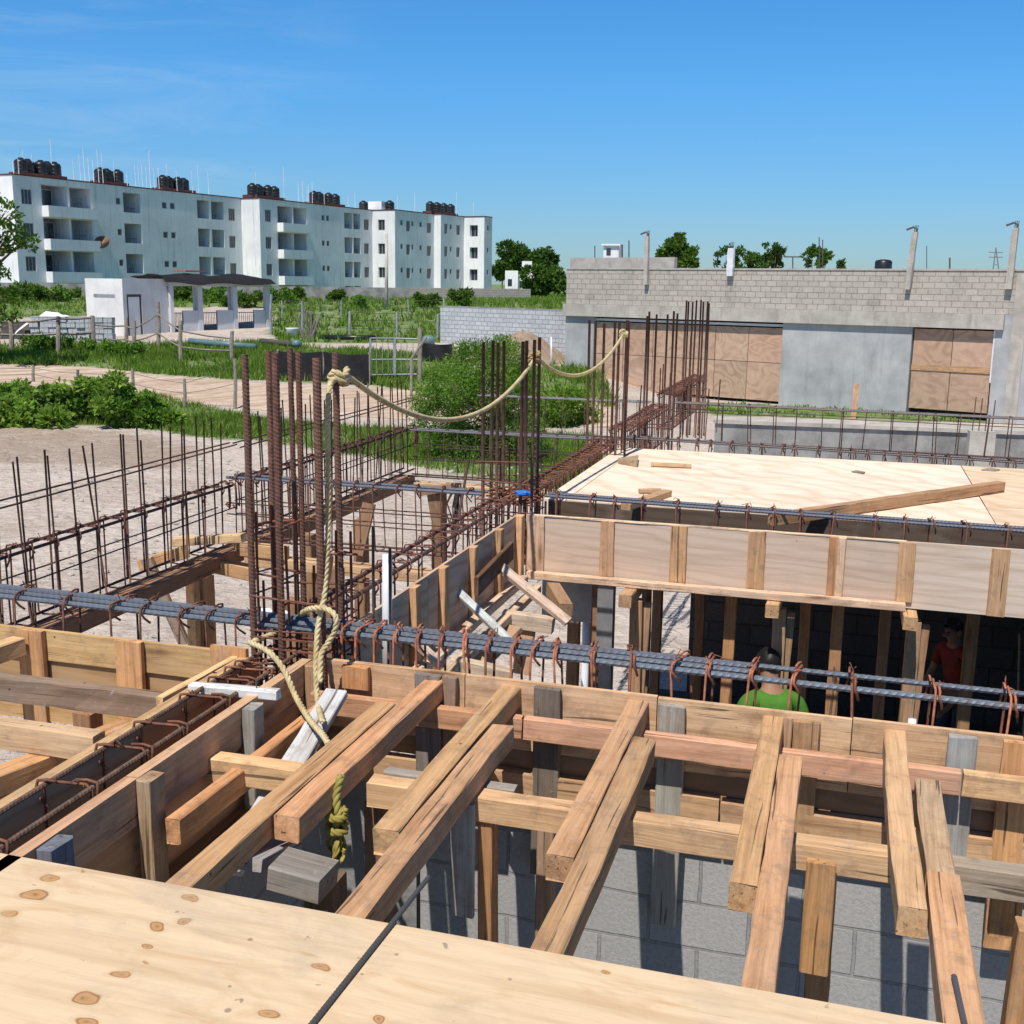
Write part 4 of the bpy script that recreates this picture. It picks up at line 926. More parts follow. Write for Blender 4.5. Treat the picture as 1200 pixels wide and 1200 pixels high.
# ================================================================== PEOPLE IN THE PIT
def skin_obj(name, J, E, mat, parent, sub=2):
    me = bpy.data.meshes.new(name); me.from_pydata([tuple(map(float, j[:3])) for j in J], E, []); me.update()
    me.materials.append(mat); o = bpy.data.objects.new(name, me); col.objects.link(o)
    md = o.modifiers.new('skin', 'SKIN'); md.use_smooth_shade = True
    sv = me.skin_vertices[0].data if me.skin_vertices else None
    if sv is None:
        bpy.context.view_layer.objects.active = o
        with bpy.context.temp_override(object=o, active_object=o): bpy.ops.mesh.customdata_skin_add()
        sv = me.skin_vertices[0].data
    for i, j in enumerate(J): sv[i].radius = (j[3], j[4] if len(j) > 4 else j[3]); sv[i].use_root = (i == 0)
    s = o.modifiers.new('sub', 'SUBSURF'); s.levels = sub; s.render_levels = sub
    o.parent = parent; return o
def person(label, loc, rz, shirt, H=1.75, bend=0., cap=None, arms=0):
    t = thing('person', label, 'person', loc); k = H/1.75; t.rotation_euler = (0, 0, rz)
    sb, cb_ = math.sin(bend), math.cos(bend)
    def up_(x, y, z):  # bend the upper body forward (+Y is front) about the hips
        dz = z-.95; return (x*k, (y*cb_+dz*sb)*k, (.95+dz*cb_-y*sb)*k)
    J = [(0, 0, .95*k, .135*k, .10*k), (*up_(0, 0, 1.12), .13*k, .095*k), (*up_(0, .0, 1.32), .15*k, .10*k), (*up_(0, 0, 1.44), .10*k, .075*k), (*up_(0, .015, 1.52), .052*k), (*up_(0, .04, 1.60), .075*k, .085*k), (*up_(0, .045, 1.70), .072*k, .088*k)]
    E = [(i, i+1) for i in range(6)]
    for s in (-1, 1):
        b = len(J)
        J += [(*up_(.17*s, 0, 1.41), .058*k), (*up_(.25*s, .05+.04*arms, 1.16), .045*k), (*up_(.22*s, .22+.10*arms, 1.0), .036*k), (*up_(.215*s, .27+.12*arms, .95), .026*k), (*up_(.21*s, .33+.12*arms, .91), .034*k, .016*k)]
        E += [(3, b), (b, b+1), (b+1, b+2), (b+2, b+3), (b+3, b+4)]
        w = np.array(up_(.21*s, .33+.12*arms, .91))
        for f in range(4):  # fingers
            q = len(J); o0 = w+np.array([(f-1.5)*.018*k, .02, 0]); ln = (.075, .085, .08, .062)[f]*k
            J += [(*o0, .009*k), (*(o0+np.array([0, ln*.55, -.012])), .0085*k), (*(o0+np.array([0, ln*.85, -.045])), .0075*k)]
            E += [(b+4, q), (q, q+1), (q+1, q+2)]
        q = len(J); th = w+np.array([-s*.035*k, -.01, -.01]); J += [(*th, .010*k), (*(th+np.array([-s*.02, .04, -.02])), .009*k)]; E += [(b+4, q), (q, q+1)]
        b = len(J)
        J += [(.09*s*k, 0, .88*k, .085*k), (.11*s*k, .02, .48*k, .055*k), (.115*s*k, -.01, .09*k, .04*k), (.12*s*k, .10, .035*k, .04*k, .03*k), (.122*s*k, .17, .028*k, .035*k, .022*k)]
        E += [(0, b), (b, b+1), (b+1, b+2), (b+2, b+3), (b+3, b+4)]
    skin_obj('body', J, E, M['skin'], t)
    # nose, ears as bumps of the head, on the same skin tone
    S = [(*up_(0, 0, .98), .15*k, .115*k), (*up_(0, 0, 1.14), .15*k, .11*k), (*up_(0, 0, 1.32), .17*k, .115*k), (*up_(0, 0, 1.45), .115*k, .085*k)]; ES = [(0, 1), (1, 2), (2, 3)]
    for s in (-1, 1):
        b = len(S); S += [(*up_(.18*s, 0, 1.41), .075*k), (*up_(.235*s, .03+.03*arms, 1.20), .068*k)]; ES += [(3, b), (b, b+1)]
    skin_obj('shirt', S, ES, shirt, t)
    Tm = [(0, 0, .97*k, .15*k, .115*k)]; ET = []
    for s in (-1, 1):
        b = len(Tm); Tm += [(.095*s*k, 0, .86*k, .095*k), (.11*s*k, .02, .48*k, .075*k), (.115*s*k, -.01, .10*k, .065*k)]; ET += [(0, b), (b, b+1), (b+1, b+2)]
    skin_obj('trousers', Tm, ET, M['jeans'], t)
    hc = np.array(up_(0, .035, 1.69)); V = []; Fc = []; n = 18; m = 9
    for i in range(m+1):
        for q in range(n):
            a = .60*math.pi*i/m; b = 2*math.pi*q/n; bk = 1.0+.06*math.sin(5*b+i); fr = max(0, math.sin(b))
            a2 = a*(1-.38*fr)
            V.append(hc+k*np.array([.088*bk*math.sin(a2)*math.cos(b), .108*bk*math.sin(a2)*math.sin(b), .108*math.cos(a2)]))
    for i in range(m):
        for q in range(n): Fc.append((i*n+q, (i+1)*n+q, (i+1)*n+(q+1) % n, i*n+(q+1) % n))
    o = obj('hair' if cap is None else 'cap', V, Fc, M['hair'] if cap is None else cap, None, None, None, True); o.parent = t
    # eyes, nose, mouth
    for s in (-1, 1):
        V, Fc = crumple(np.array(up_(.032*s, .125, 1.665)), (.011*k, .006, .007*k), 8, 0); o = obj('eye', V, Fc, M['hair'], None, None, None, True); o.parent = t
    V, Fc = crumple(np.array(up_(0, .135, 1.635)), (.016*k, .022, .026*k), 10, 0); o = obj('nose', V, Fc, M['skin'], None, None, None, True); o.parent = t
    for s in (-1, 1):
        V, Fc = crumple(np.array(up_(.083*s, .03, 1.645)), (.012, .022, .032), 10, 0); o = obj('ear', V, Fc, M['skin'], None, None, None, True); o.parent = t
    return t
x = zx(912, 7.2, -1.1)
person('person in a bright green shirt standing in the pit behind the middle shore', (x, 7.20, -2.44), 0.35, M['shirtgreen'], 1.65, .32, None, .3)
x = zx(1126, 9.6, -1.2)
person('person in a red shirt and black cap in the dark room at the right', (x, 9.6, -2.44), 2.3, M['shirtred'], 1.36, .12, M['black'], .3)
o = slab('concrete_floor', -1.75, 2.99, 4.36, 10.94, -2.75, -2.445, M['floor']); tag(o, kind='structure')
o = slab('concrete_floor', -2.09, 4.0, -2., 4.2, -2.75, -2.63, M['floor']); tag(o, kind='structure')
mb = MB(); mb.box(0, 6.2, 0, .14, 0, 2.10)
o = mb.build('block_wall', M['block_near'], None, Matrix.Translation((-2.13, -2.1, -2.66)) @ Matrix.Rotation(math.pi/2, 4, 'Z')); tag(o, 'shaded block wall below the slanting beam form at the lower left', 'wall')

# ================================================================== GROUND
def inpoly(px, py, poly):
    px = np.asarray(px); py = np.asarray(py); ins = np.zeros(px.shape, bool); n = len(poly)
    for i in range(n):
        x1, y1 = poly[i]; x2, y2 = poly[(i+1) % n]
        c = ((y1 > py) != (y2 > py)) & (px < (x2-x1)*(py-y1)/((y2-y1) if y2 != y1 else 1e-9)+x1); ins ^= c
    return ins
def projn(X, Y, Z):
    v = np.stack([X, Y, Z-CZ], -1); w = v@fw
    return 600+F*(v@rt)/w, 600-F*(v@up)/w, w
GREEN = [[(-200, 462), (175, 462), (300, 490), (420, 501), (560, 508), (700, 510), (700, 590), (560, 560), (420, 533), (300, 516), (230, 512), (150, 498), (-200, 500)],
         [(-200, 405), (150, 405), (300, 402), (440, 412), (520, 420), (560, 470), (440, 452), (300, 446), (200, 440), (100, 430), (-200, 424)],
         [(-200, 346), (700, 346), (700, 402), (500, 402), (330, 402), (318, 392), (318, 360), (200, 360), (90, 372), (-200, 376)],
         [(800, 470), (1300, 490), (1300, 500), (1020, 492), (830, 486)], [(590, 425), (700, 430), (720, 480), (600, 480)]]
TRACK = [[(-300, 496), (60, 500), (180, 512), (250, 530), (200, 548), (100, 545), (-300, 535)]]
hs = np.concatenate([np.arange(-14, 8, 1.), np.arange(8, 62, .45), np.arange(62, 100, 1.5), [105, 115, 130, 160, 220, 320, 500, 900, 1600, 3000]])
us = np.concatenate([[-3000, -1500, -800, -400, -220, -140, -100, -80, -66], np.arange(-56, -30, 1.), np.arange(-30, 10, .45), np.arange(10, 44, 1.5), [50, 70, 100, 160, 300, 600, 1200, 3000]])
UU, HH = np.meshgrid(us, hs); X = UU*RH[0]+HH*FH[0]; Y = UU*RH[1]+HH*FH[1]; Z = terrain(X, Y)
nh, nu = X.shape
V = np.stack([X.ravel(), Y.ravel(), Z.ravel()], 1)
idx = np.arange(nh*nu).reshape(nh, nu)
Fc = np.stack([idx[:-1, :-1].ravel(), idx[:-1, 1:].ravel(), idx[1:, 1:].ravel(), idx[1:, :-1].ravel()], 1)
g = obj('sandy_ground', V, Fc, M['ground'], smooth=True); tag(g, kind='structure')
PX, PY, W = projn(V[:, 0], V[:, 1], V[:, 2])
gr = np.zeros(len(V)); tk = np.zeros(len(V))
for pl_ in GREEN: gr[inpoly(PX, PY, pl_) & (W > 5)] = 1
for pl_ in TRACK: tk[inpoly(PX, PY, pl_) & (W > 5)] = 1
gr[(W > 88)] = 1
for nm, arr in (('green', gr), ('track', tk)):
    at = g.data.attributes.new(nm, 'FLOAT', 'POINT'); at.data.foreach_set('value', arr)
# dirt road sheet draped on the terrain
tl = [(-160, 418), (0, 426), (60, 428), (130, 433), (200, 443), (300, 449), (420, 455), (560, 462), (720, 470)]
bl = [(-160, 452), (0, 452), (60, 453), (130, 459), (200, 472), (300, 480), (420, 489), (560, 497), (720, 502)]
T_ = [gp(*p) for p in tl]; B_ = [gp(*p) for p in bl]; V = []; Fc = []; NS = 14; NJ = 10
def lerpl(L, t): i = min(int(t), len(L)-2); f = t-i; return L[i]*(1-f)+L[i+1]*f
ni = (len(tl)-1)*NS
for i in range(ni+1):
    a = lerpl(B_, i/NS); b = lerpl(T_, i/NS)
    for j in range(NJ+1):
        p = a+(b-a)*j/NJ; e = .05*math.sin(i*.7)+.12*math.sin(i*.23) if j in (0, NJ) else 0
        x, y = p[0]+e*FH[0], p[1]+e*FH[1]
        V.append((x, y, float(terrain(x, y))+.03+ (.03*math.sin(j*2.1) if 0 < j < NJ else -.02)))
for i in range(ni):
    for j in range(NJ): Fc.append((i*(NJ+1)+j, (i+1)*(NJ+1)+j, (i+1)*(NJ+1)+j+1, i*(NJ+1)+j+1))
tag(obj('dirt_road', V, Fc, M['road'], smooth=True), kind='structure')

# ------------------------------------------------------------------ foliage
def leaves(C, N_, up=.3, size=.1, asp=.5, seed=0, jit=.3):
    """one bent leaf (two quads sharing a rib) per centre in C (n,3)"""
    g = np.random.default_rng(seed); n = len(C)
    d = g.normal(0, 1, (n, 3)); d[:, 2] += up; d /= np.linalg.norm(d, axis=1)[:, None]
    e = np.cross(d, g.normal(0, 1, (n, 3))); e /= np.linalg.norm(e, axis=1)[:, None]
    s = size*g.uniform(1-jit, 1+jit, (n, 1)); nn = np.cross(d, e)
    P = [C, C+d*s*.5+e*s*asp*.5-nn*s*.06, C+d*s, C+d*s*.5-e*s*asp*.5-nn*s*.06]
    V = np.stack(P, 1).reshape(-1, 3); b = np.arange(n)[:, None]*4
    Fc = np.concatenate([b+np.array([[0, 1, 2]]), b+np.array([[0, 2, 3]])], 0)
    return V, Fc
def clump_pts(cs, n, seed=0, shell=.55):
    g = np.random.default_rng(seed); tot = sum(c[3]**2 for c in cs); out = []
    for c in cs:
        m = int(n*c[3]**2/tot); d = g.normal(0, 1, (m, 3)); d /= np.linalg.norm(d, axis=1)[:, None]
        rad = c[3]*(shell+(1-shell)*g.uniform(0, 1, (m, 1)))*g.uniform(.75, 1.12, (m, 1))
        out.append(np.array(c[:3])+d*rad*np.array([1, 1, .8]))
    return np.concatenate(out)
def fast_obj(name, V, Fc, mat, parent=None):
    me = bpy.data.meshes.new(name); V = np.asarray(V, np.float32); Fc = np.asarray(Fc, np.int32); k = Fc.shape[1]
    me.vertices.add(len(V)); me.vertices.foreach_set('co', V.ravel()); me.loops.add(Fc.size); me.loops.foreach_set('vertex_index', Fc.ravel())
    me.polygons.add(len(Fc)); me.polygons.foreach_set('loop_start', np.arange(0, Fc.size, k, dtype=np.int32)); me.update(calc_edges=True); me.validate()
    me.materials.append(mat); o = bpy.data.objects.new(name, me); col.objects.link(o)
    if parent is not None: o.parent = parent; o.matrix_basis = Matrix.Translation(-Vector(parent.location))
    return o
def tree(label, base, crown, trunk_r, n, size, mat, cat='tree', name='tree', seed=1, group=None, limbs=6, asp=.5):
    """crown: list of (x,y,z,r) clumps in world"""
    base = np.array(base, float); t = thing(name, label, cat, base, group); g = np.random.default_rng(seed)
    ctr = np.mean([c[:3] for c in crown], axis=0); mb = MB()
    fork = base*.45+ctr*.55; fork[:2] = base[:2]*.7+ctr[:2]*.3
    mb.tube([base+np.array([0, 0, -.2]), base*.6+fork*.4+g.normal(0, .08*trunk_r*6, 3), fork], [trunk_r*1.25, trunk_r, trunk_r*.72], 9)
    for c in sorted(crown, key=lambda c: -c[3])[:limbs]:
        p = np.array(c[:3]); m = (fork+p)/2+g.normal(0, c[3]*.15, 3); mb.tube([fork, m, p], [trunk_r*.6, trunk_r*.38, trunk_r*.15], 6)
        for k in range(3):
            d = g.normal(0, 1, 3); d /= np.linalg.norm(d); mb.tube([p*.7+m*.3, p+d*c[3]*.8], [trunk_r*.2, trunk_r*.05], 5)
    mb.build('trunk', M['bark'], t, None, None, True)
    V, Fc = leaves(clump_pts(crown, n, seed), n, .1, size, asp, seed); fast_obj('crown', V, Fc, mat, t)
    return t
def crownset(c, R_, k, seed, flat=.75, rr=(.35, .6)):
    g = np.random.default_rng(seed); out = []
    for i in range(k):
        d = g.normal(0, 1, 3); d /= np.linalg.norm(d); q = g.uniform(.25, .8)
        out.append((c[0]+d[0]*R_*q, c[1]+d[1]*R_*q, c[2]+d[2]*R_*q*flat, R_*g.uniform(*rr)))
    return out
def wispy(c, R_, k, seed):
    g = np.random.default_rng(seed); out = []
    for i in range(k):
        a = g.uniform(0, 6.28); h = g.uniform(-.6, 1.); q = (1.05-.5*max(0, h))*g.uniform(.1, .9)
        out.append((c[0]+math.cos(a)*R_*q*1.15, c[1]+math.sin(a)*R_*q, c[2]+h*R_*.85, R_*g.uniform(.16, .36)))
    return out
# big fine leaved bush behind the cages
b0 = gp(590, 540)
wB = float((b0-CAM)@fw)
cr = []
for (px, py, r) in [(560, 430, .75), (530, 450, .7), (590, 425, .7), (515, 490, .7), (560, 490, .9), (605, 470, .7), (600, 520, .8), (540, 530, .8), (575, 455, .8), (615, 445, .4), (618, 500, .45), (550, 415, .4), (500, 470, .4), (590, 405, .35)]:
    p = ad(px, py, wB+rng.normal(0, .5)); cr.append((*p, r*wB/24))
tree('large fine leaved green bush behind the second column of bars', (b0[0], b0[1], b0[2]), cr, .10, 46000, .075, M['bush'], 'bush', 'bush', 3, None, 9, .35)
b1 = gp(660, 500); w1 = float((b1-CAM)@fw)
cr = [(*ad(px, py, w1+rng.normal(0, .4)), r) for (px, py, r) in [(655, 470, .6), (640, 480, .6), (672, 468, .55), (665, 490, .6), (630, 500, .6), (690, 488, .45), (650, 500, .6)]]
tree('smaller leafy bush between the large bush and the grey building', b1, cr, .05, 5000, .13, M['weed'], 'bush', 'bush', 4, None, 5)
# broad leaved weeds at the left
GW = 'leafy weeds along the track at the left'
for i, (px, yb, yt, r, lab) in enumerate([(10, 498, 470, .9, 'leafy weed clump at the left edge beside the track'), (45, 498, 462, .9, 'leafy weed clump second from the left edge'), (78, 495, 458, .85, 'greyish leafy weed clump by the second fence post'), (108, 495, 447, .8, 'tall upright weed left of the tallest one'),
    (138, 497, 438, .85, 'tallest leafy weed by the third fence post'), (155, 500, 465, .8, 'dark leafy weed right of the tallest one'), (25, 478, 452, .7, 'low weed clump behind the left edge clump'), (190, 498, 478, .6, 'low leafy weed near the fourth fence post'), (50, 412, 398, 1.1, 'round green shrub beside the rail fence'), (140, 418, 404, .9, 'low shrub in front of the white hut')]):
    b = gp(px, yb); w = float((b-CAM)@fw); H = (yb-yt)*w/F; cr = []
    for k in range(9):
        z = H*rng.uniform(.15, .95); rr = r*(.55-.25*z/H); cr.append((b[0]+rng.normal(0, .45*r), b[1]+rng.normal(0, .4*r), b[2]+z, max(.18, rr)))
    cr.append((b[0], b[1], b[2]+H*.9, .25))
    tree(lab, b, cr, .03, 2600, .17 if i < 8 else .16, M['weed'] if i not in (2, 5, 8, 9) else M['bush'], 'weed' if i < 8 else 'shrub', 'weed' if i < 8 else 'shrub', 20+i, GW if i < 8 else None, 7, .55)
# left edge tree
b = gp(-70, 420); w = 44.
cr = [(*ad(px, py, w+rng.normal(0, .8)), r*w/F) for (px, py, r) in [(5, 250, 18), (-15, 262, 24), (18, 268, 12), (10, 285, 16), (28, 282, 12), (40, 280, 7), (38, 290, 6), (-30, 300, 30), (-5, 310, 9), (2, 320, 11), (-12, 340, 18), (8, 350, 12), (20, 352, 8), (0, 370, 12), (-20, 380, 20), (18, 372, 7), (-60, 240, 40), (-90, 300, 40), (-50, 350, 35), (0, 232, 7)]]
tree('tree reaching in over the left edge in front of the apartments', b, cr, .18, 5200, .19, M['leaf'], 'tree', 'tree', 40, None, 14)
# background trees
GT = 'trees beyond the walls'
for i, (px, py, rp_, w, mat, n, s, lab) in enumerate([(640, 333, 27, 112, 'leaf', 5200, .42, 'bright green round tree left of the grey block building'), (604, 303, 22, 190, 'leafdark', 3000, .8, 'dark tree behind the small white house, right of the apartments'), (635, 308, 20, 185, 'leafdark', 2500, .8, 'dark far tree behind the bright green tree'),
    (588, 318, 14, 175, 'leaf', 1800, .6, 'small tree against the end of the last apartment block'), (797, 298, 19, 66, 'leaf', 3600, .26, 'tallest leafy tree showing over the grey block building'), (782, 305, 12, 68, 'leaf', 1400, .24, 'small crown left of the tallest tree over the building'),
    (857, 308, 17, 74, 'leafdark', 1300, .22, 'thin crown behind the white post on the building'), (905, 303, 16, 70, 'leafdark', 1700, .22, 'sparse reddish green tree over the building, second from the right'), (884, 309, 12, 72, 'leaf', 1000, .22, 'small crown between the white post and the sparse tree'),
    (957, 304, 13, 66, 'leaf', 1500, .22, 'rightmost tree over the building, beside two thin poles'), (985, 312, 6, 80, 'leafdark', 400, .22, 'tiny far crown at the right end of the roofline')]):
    c = ad(px, py, w); gz = float(terrain(c[0], c[1])); Rr = rp_*w/F
    tree(lab, (c[0], c[1], gz), wispy(c, Rr*1.18, 22, 60+i) if 664 < px < 1000 else crownset(c, Rr, 14, 60+i, .85, (.25, .5)), max(.08, Rr*.07), n, s, M[mat], 'tree', 'tree', 60+i, GT, 8)
for i in range(18):
    px = [4, 22, 45, 62, 75, 205, 214, 226, 244, 252, 268, 290, 325, 350, 392, 420, 500, 545][i]; w = 80+rng.uniform(-4, 3); c = ad(px, 358, w); gz = float(terrain(c[0], c[1])); r = rng.uniform(.5, .95)
    cr = [(c[0]+rng.normal(0, .6*r), c[1]+rng.normal(0, .4*r), gz+r*rng.uniform(.2, 1.1), r*rng.uniform(.35, .6)) for _ in range(7)]
    tree('leafy shrub at the foot of the boundary wall, %s from the left' % (['leftmost', 'second', 'third', 'fourth', 'fifth', 'sixth', 'seventh', 'eighth', 'ninth', 'tenth', 'eleventh', 'twelfth', 'thirteenth', 'fourteenth', 'fifteenth', 'sixteenth', 'seventeenth', 'rightmost'][i]), (c[0], c[1], gz), cr, .05, 900, .24, M['leaf' if i % 3 else 'bush'], 'shrub', 'shrub', 200+i, 'shrubs along the boundary wall', 4)
mb = MB(); g = np.random.default_rng(77)
for i in range(900):
    h = g.uniform(9, 27); u = g.uniform(-.42*h, .05*h); x, y = u*RH[0]+h*FH[0], u*RH[1]+h*FH[1]
    if x > -2.6: continue
    r = abs(g.normal(0, .022))+.008; V, Fc = crumple((x, y, float(terrain(x, y))+r*.3), (r*1.3, r, r*.7), 5, i); mb.add(V, Fc)
tag(mb.build('gravel', M['concrete']), 'small scattered stones on the bare sand left of the cages', 'gravel', None, 'stuff')
# grass: blades scattered on the green ground
def blades(poly, n, hmin, hmax, seed, wd=.02):
    g = np.random.default_rng(seed); xs = [p[0] for p in poly]; ys = [p[1] for p in poly]; out = []
    W3 = np.array([gp(x, y) for x, y in poly]); lo = W3.min(0); hi = W3.max(0)
    while len(out) < n:
        X = g.uniform(max(lo[0], -75), hi[0], 4000); Y = g.uniform(lo[1], hi[1], 4000); Z = terrain(X, Y); px, py, w = projn(X, Y, Z)
        ok = inpoly(px, py, poly) & (px > -60) & (px < 1260) & (np.sin(X*1.3+Y*.6)+np.sin(Y*1.1-X*.4)+g.normal(0, .9, 4000) > -.7)
        out += [(X[i], Y[i], Z[i]) for i in np.where(ok)[0]]
    B = np.array(out[:n]); B = np.repeat(B, 5, 0)+np.c_[g.normal(0, .09, (n*5, 2)), np.zeros(n*5)]
    m = len(B); d = np.c_[g.normal(0, .35, (m, 2)), np.ones(m)]; h = g.uniform(hmin, hmax, (m, 1)); a = g.uniform(0, 6.28, m); e = np.c_[np.cos(a), np.sin(a), np.zeros(m)]*wd*g.uniform(.6, 1.5, (m, 1))
    V = np.stack([B-e, B+e, B+d*h], 1).reshape(-1, 3); Fc = np.arange(m*3).reshape(-1, 3)
    return V, Fc
for nm, pi, n, h0, h1, wd in (('grass', 0, 8500, .05, .24, .014), ('grass', 1, 7500, .08, .34, .024), ('grass', 2, 9000, .10, .42, .045), ('grass', 3, 260, .06, .16, .03), ('grass', 4, 500, .15, .45, .03)):
    V, Fc = blades(GREEN[pi], n, h0, h1, 90+pi, wd); o = fast_obj(nm, V, Fc, M['grass']); tag(o, ['green grass along the near side of the dirt road', 'green grass strip beyond the dirt road by the fences', 'green field grass before the apartment wall', 'thin grass at the foot of the grey building', 'grass round the smaller bush by the grey building'][pi], 'grass', None, 'stuff')

# ================================================================== BUILDINGS
def facade(Lx, z0, z1, ops):
    """front wall in plane y=0 (faces -y) with recessed openings (x0,x1,z0,z1,depth)"""
    xs = sorted({0, Lx, *[o[0] for o in ops], *[o[1] for o in ops]}); zs = sorted({z0, z1, *[o[2] for o in ops], *[o[3] for o in ops]})
    mb = MB()
    for i in range(len(xs)-1):
        for j in range(len(zs)-1):
            xm = (xs[i]+xs[i+1])/2; zm = (zs[j]+zs[j+1])/2
            if any(o[0] < xm < o[1] and o[2] < zm < o[3] for o in ops): continue
            mb.add([(xs[i], 0, zs[j]), (xs[i+1], 0, zs[j]), (xs[i+1], 0, zs[j+1]), (xs[i], 0, zs[j+1])], [(0, 1, 2, 3)])
    for (a, b, c, d, dp) in ops:
        mb.add([(a, 0, c), (b, 0, c), (b, 0, d), (a, 0, d), (a, dp, c), (b, dp, c), (b, dp, d), (a, dp, d)], [(0, 4, 5, 1), (1, 5, 6, 2), (2, 6, 7, 3), (3, 7, 4, 0), (4, 7, 6, 5)])
    return mb
dA = np.array([math.sin(.1973), math.cos(.1973)]); nA = np.array([dA[1], -dA[0]])
def frameA(s, off): # matrix: X along facade (away), -Y = facade normal
    m = Matrix(((dA[0], -nA[0], 0, dA[0]*s+nA[0]*off), (dA[1], -nA[1], 0, dA[1]*s+nA[1]*off), (0, 0, 1, 0), (0, 0, 0, 1))); return m
ZB, ZR = -1.3, 9.42
def window(par, Mx, x0, x1, z0, z1, y, bars=2, glass='glass'):
    mb = MB(); t = .05
    mb.box(x0, x0+t, y, y+.05, z0, z1); mb.box(x1-t, x1, y, y+.05, z0, z1); mb.box(x0+t, x1-t, y, y+.05, z0, z0+t); mb.box(x0+t, x1-t, y, y+.05, z1-t, z1)
    for k in range(1, bars): x = x0+(x1-x0)*k/bars; mb.box(x-.02, x+.02, y+.005, y+.045, z0+t, z1-t)
    f = mb.build('window', M['frame'], par, Mx)
    mb = MB(); mb.box(x0+t, x1-t, y+.02, y+.03, z0+t, z1-t); o = mb.build('pane', M[glass], f, Mx)
    return f
def block(label, s, off, L, depth, wins, logs, balc=None, endops=(), roofw=True):
    Mx = frameA(s, off); p = Mx @ Vector((L/2, depth/2, ZB)); t = thing('apartment_block', label, 'apartment block', p, 'white four storey apartment blocks')
    ops = []
    for k in range(4):
        z = ZB+2.6*k
        for (a, b, sm) in wins: ops.append((a, b, z+(1.35 if sm else .75), z+1.92, .16))
        for (a, b) in logs: ops.append((a, b, z+.75, z+2.42, 2.3))
    mb = facade(L, ZB-.6, ZR, ops)
    # other walls and roof
    zb = ZB-.6
    mb.add([(L, 0, zb), (L, depth, zb), (L, depth, ZR), (L, 0, ZR)], [(0, 1, 2, 3)]); mb.add([(L, depth, zb), (0, depth, zb), (0, depth, ZR), (L, depth, ZR)], [(0, 1, 2, 3)])
    mb.add([(0, 0, ZR), (L, 0, ZR), (L, depth, ZR), (0, depth, ZR)], [(0, 1, 2, 3)])
    mb.build('wall', M['whitewall'], t, Mx)
    Me = Mx @ Matrix(((0, 1, 0, 0), (-1, 0, 0, depth), (0, 0, 1, 0), (0, 0, 0, 1)))   # end face: local x runs from back to front
    mb = facade(depth, zb, ZR, [(depth-b, depth-a, z0, z1, dp) for (a, b, z0, z1, dp) in endops]); mb.build('end_wall', M['whitewall'], t, Me)
    for (a, b, z0, z1, dp) in endops: window(t, Me, depth-b, depth-a, z0, z1, dp-.09, 2)
    mb = MB(); mb.box(-.06, L, -.06, 0.12, ZR+.003, ZR+.09); mb.box(-.06, .12, .123, depth, ZR+.003, ZR+.09); mb.build('roof_edge', M['red'], t, Mx)
    for k in range(4):
        z = ZB+2.6*k
        for (a, b, sm) in wins: window(t, Mx, a, b, z+(1.35 if sm else .75), z+1.92, .07, 1 if sm else 3)
        for (a, b) in logs:
            w = window(t, Mx, a+(b-a)*rng.uniform(.04, .3), a+(b-a)*rng.uniform(.6, .95), z+.76, z+2.15, rng.uniform(1.2, 2.2), 2)  # loggia window widened so its dark pane stands in for shade
            if rng.uniform() < .55:
                mb = MB(); x0 = a+(b-a)*rng.uniform(0, .3); x1 = x0+(b-a)*rng.uniform(.3, .6)
                for q in range(7): x = x0+(x1-x0)*q/6; mb.tube([(x, .12, z+.75), (x, .12, z+(1.15 if q % 2 else 1.6))], .018, 4)
                mb.tube([(x0, .12, z+1.15), (x1, .12, z+1.15)], .02, 4); mb.build('railing', M['darkmetal'], t, Mx)
    if balc:
        for k in range(1, 4):
            z = ZB+2.6*k; mb = MB(); mb.box(balc[0], balc[1], -.75, -.65, z-.12, z+.75); mb.box(balc[0], balc[0]+.1, -.65, -.003, z-.12, z+.75); mb.box(balc[1]-.1, balc[1], -.65, -.003, z-.12, z+.75); mb.box(balc[0]+.1, balc[1]-.1, -.65, -.003, z-.12, z+.0)
            mb.build('balcony', M['whitewall'], t, Mx)
    return t, Mx
blk1, Mb1 = block('nearest white apartment block at the left, with stained facade and projecting balconies', 63.4, -77.62, 26.5, 10, [(.75, 1.75, 0), (10.5, 11.0, 1), (15.9, 16.5, 1), (16.9, 17.5, 1), (24.7, 25.6, 0)], [(2.7, 5.3), (5.5, 7.7), (11.3, 13.3), (20.4, 22.0), (22.3, 24.0)], (2.65, 7.85))
blk2, Mb2 = block('second white apartment block from the left, set forward with two balcony bays', 89.93, -75.3, 19.15, 10, [(.8, 1.7, 0), (9.9, 10.4, 1), (10.7, 11.2, 1), (17.6, 18.5, 0)], [(2.7, 5.0), (5.2, 7.3), (13.9, 15.4), (15.6, 16.9)], (2.65, 7.4))
eo = [(1.35, 2.25, ZB+2.6*k+.75, ZB+2.6*k+1.92, .2) for k in range(4)]
blk3, Mb3 = block('third apartment block with three windows in its bright white end wall', 109.1, -72.25, 8.2, 10, [(1.1, 1.6, 1), (2.3, 3.1, 0), (3.4, 3.8, 1), (5.1, 5.6, 1), (6.7, 7.6, 0)], [], None, eo)
blk4, Mb4 = block('fourth white apartment block, narrow, with rows of small windows', 117.35, -71.31, 5.3, 10, [(.8, 1.5, 0), (2.1, 2.5, 1), (3.6, 4.4, 0)], [])
eo = [(.9, 2.0, ZB+2.6*k+.6, ZB+2.6*k+1.95, .4) for k in range(4)]
blk5, Mb5 = block('last and smallest looking apartment block at the right end of the row', 122.7, -68.47, 1.95, 10, [(.7, 1.1, 1)], [], None, eo)
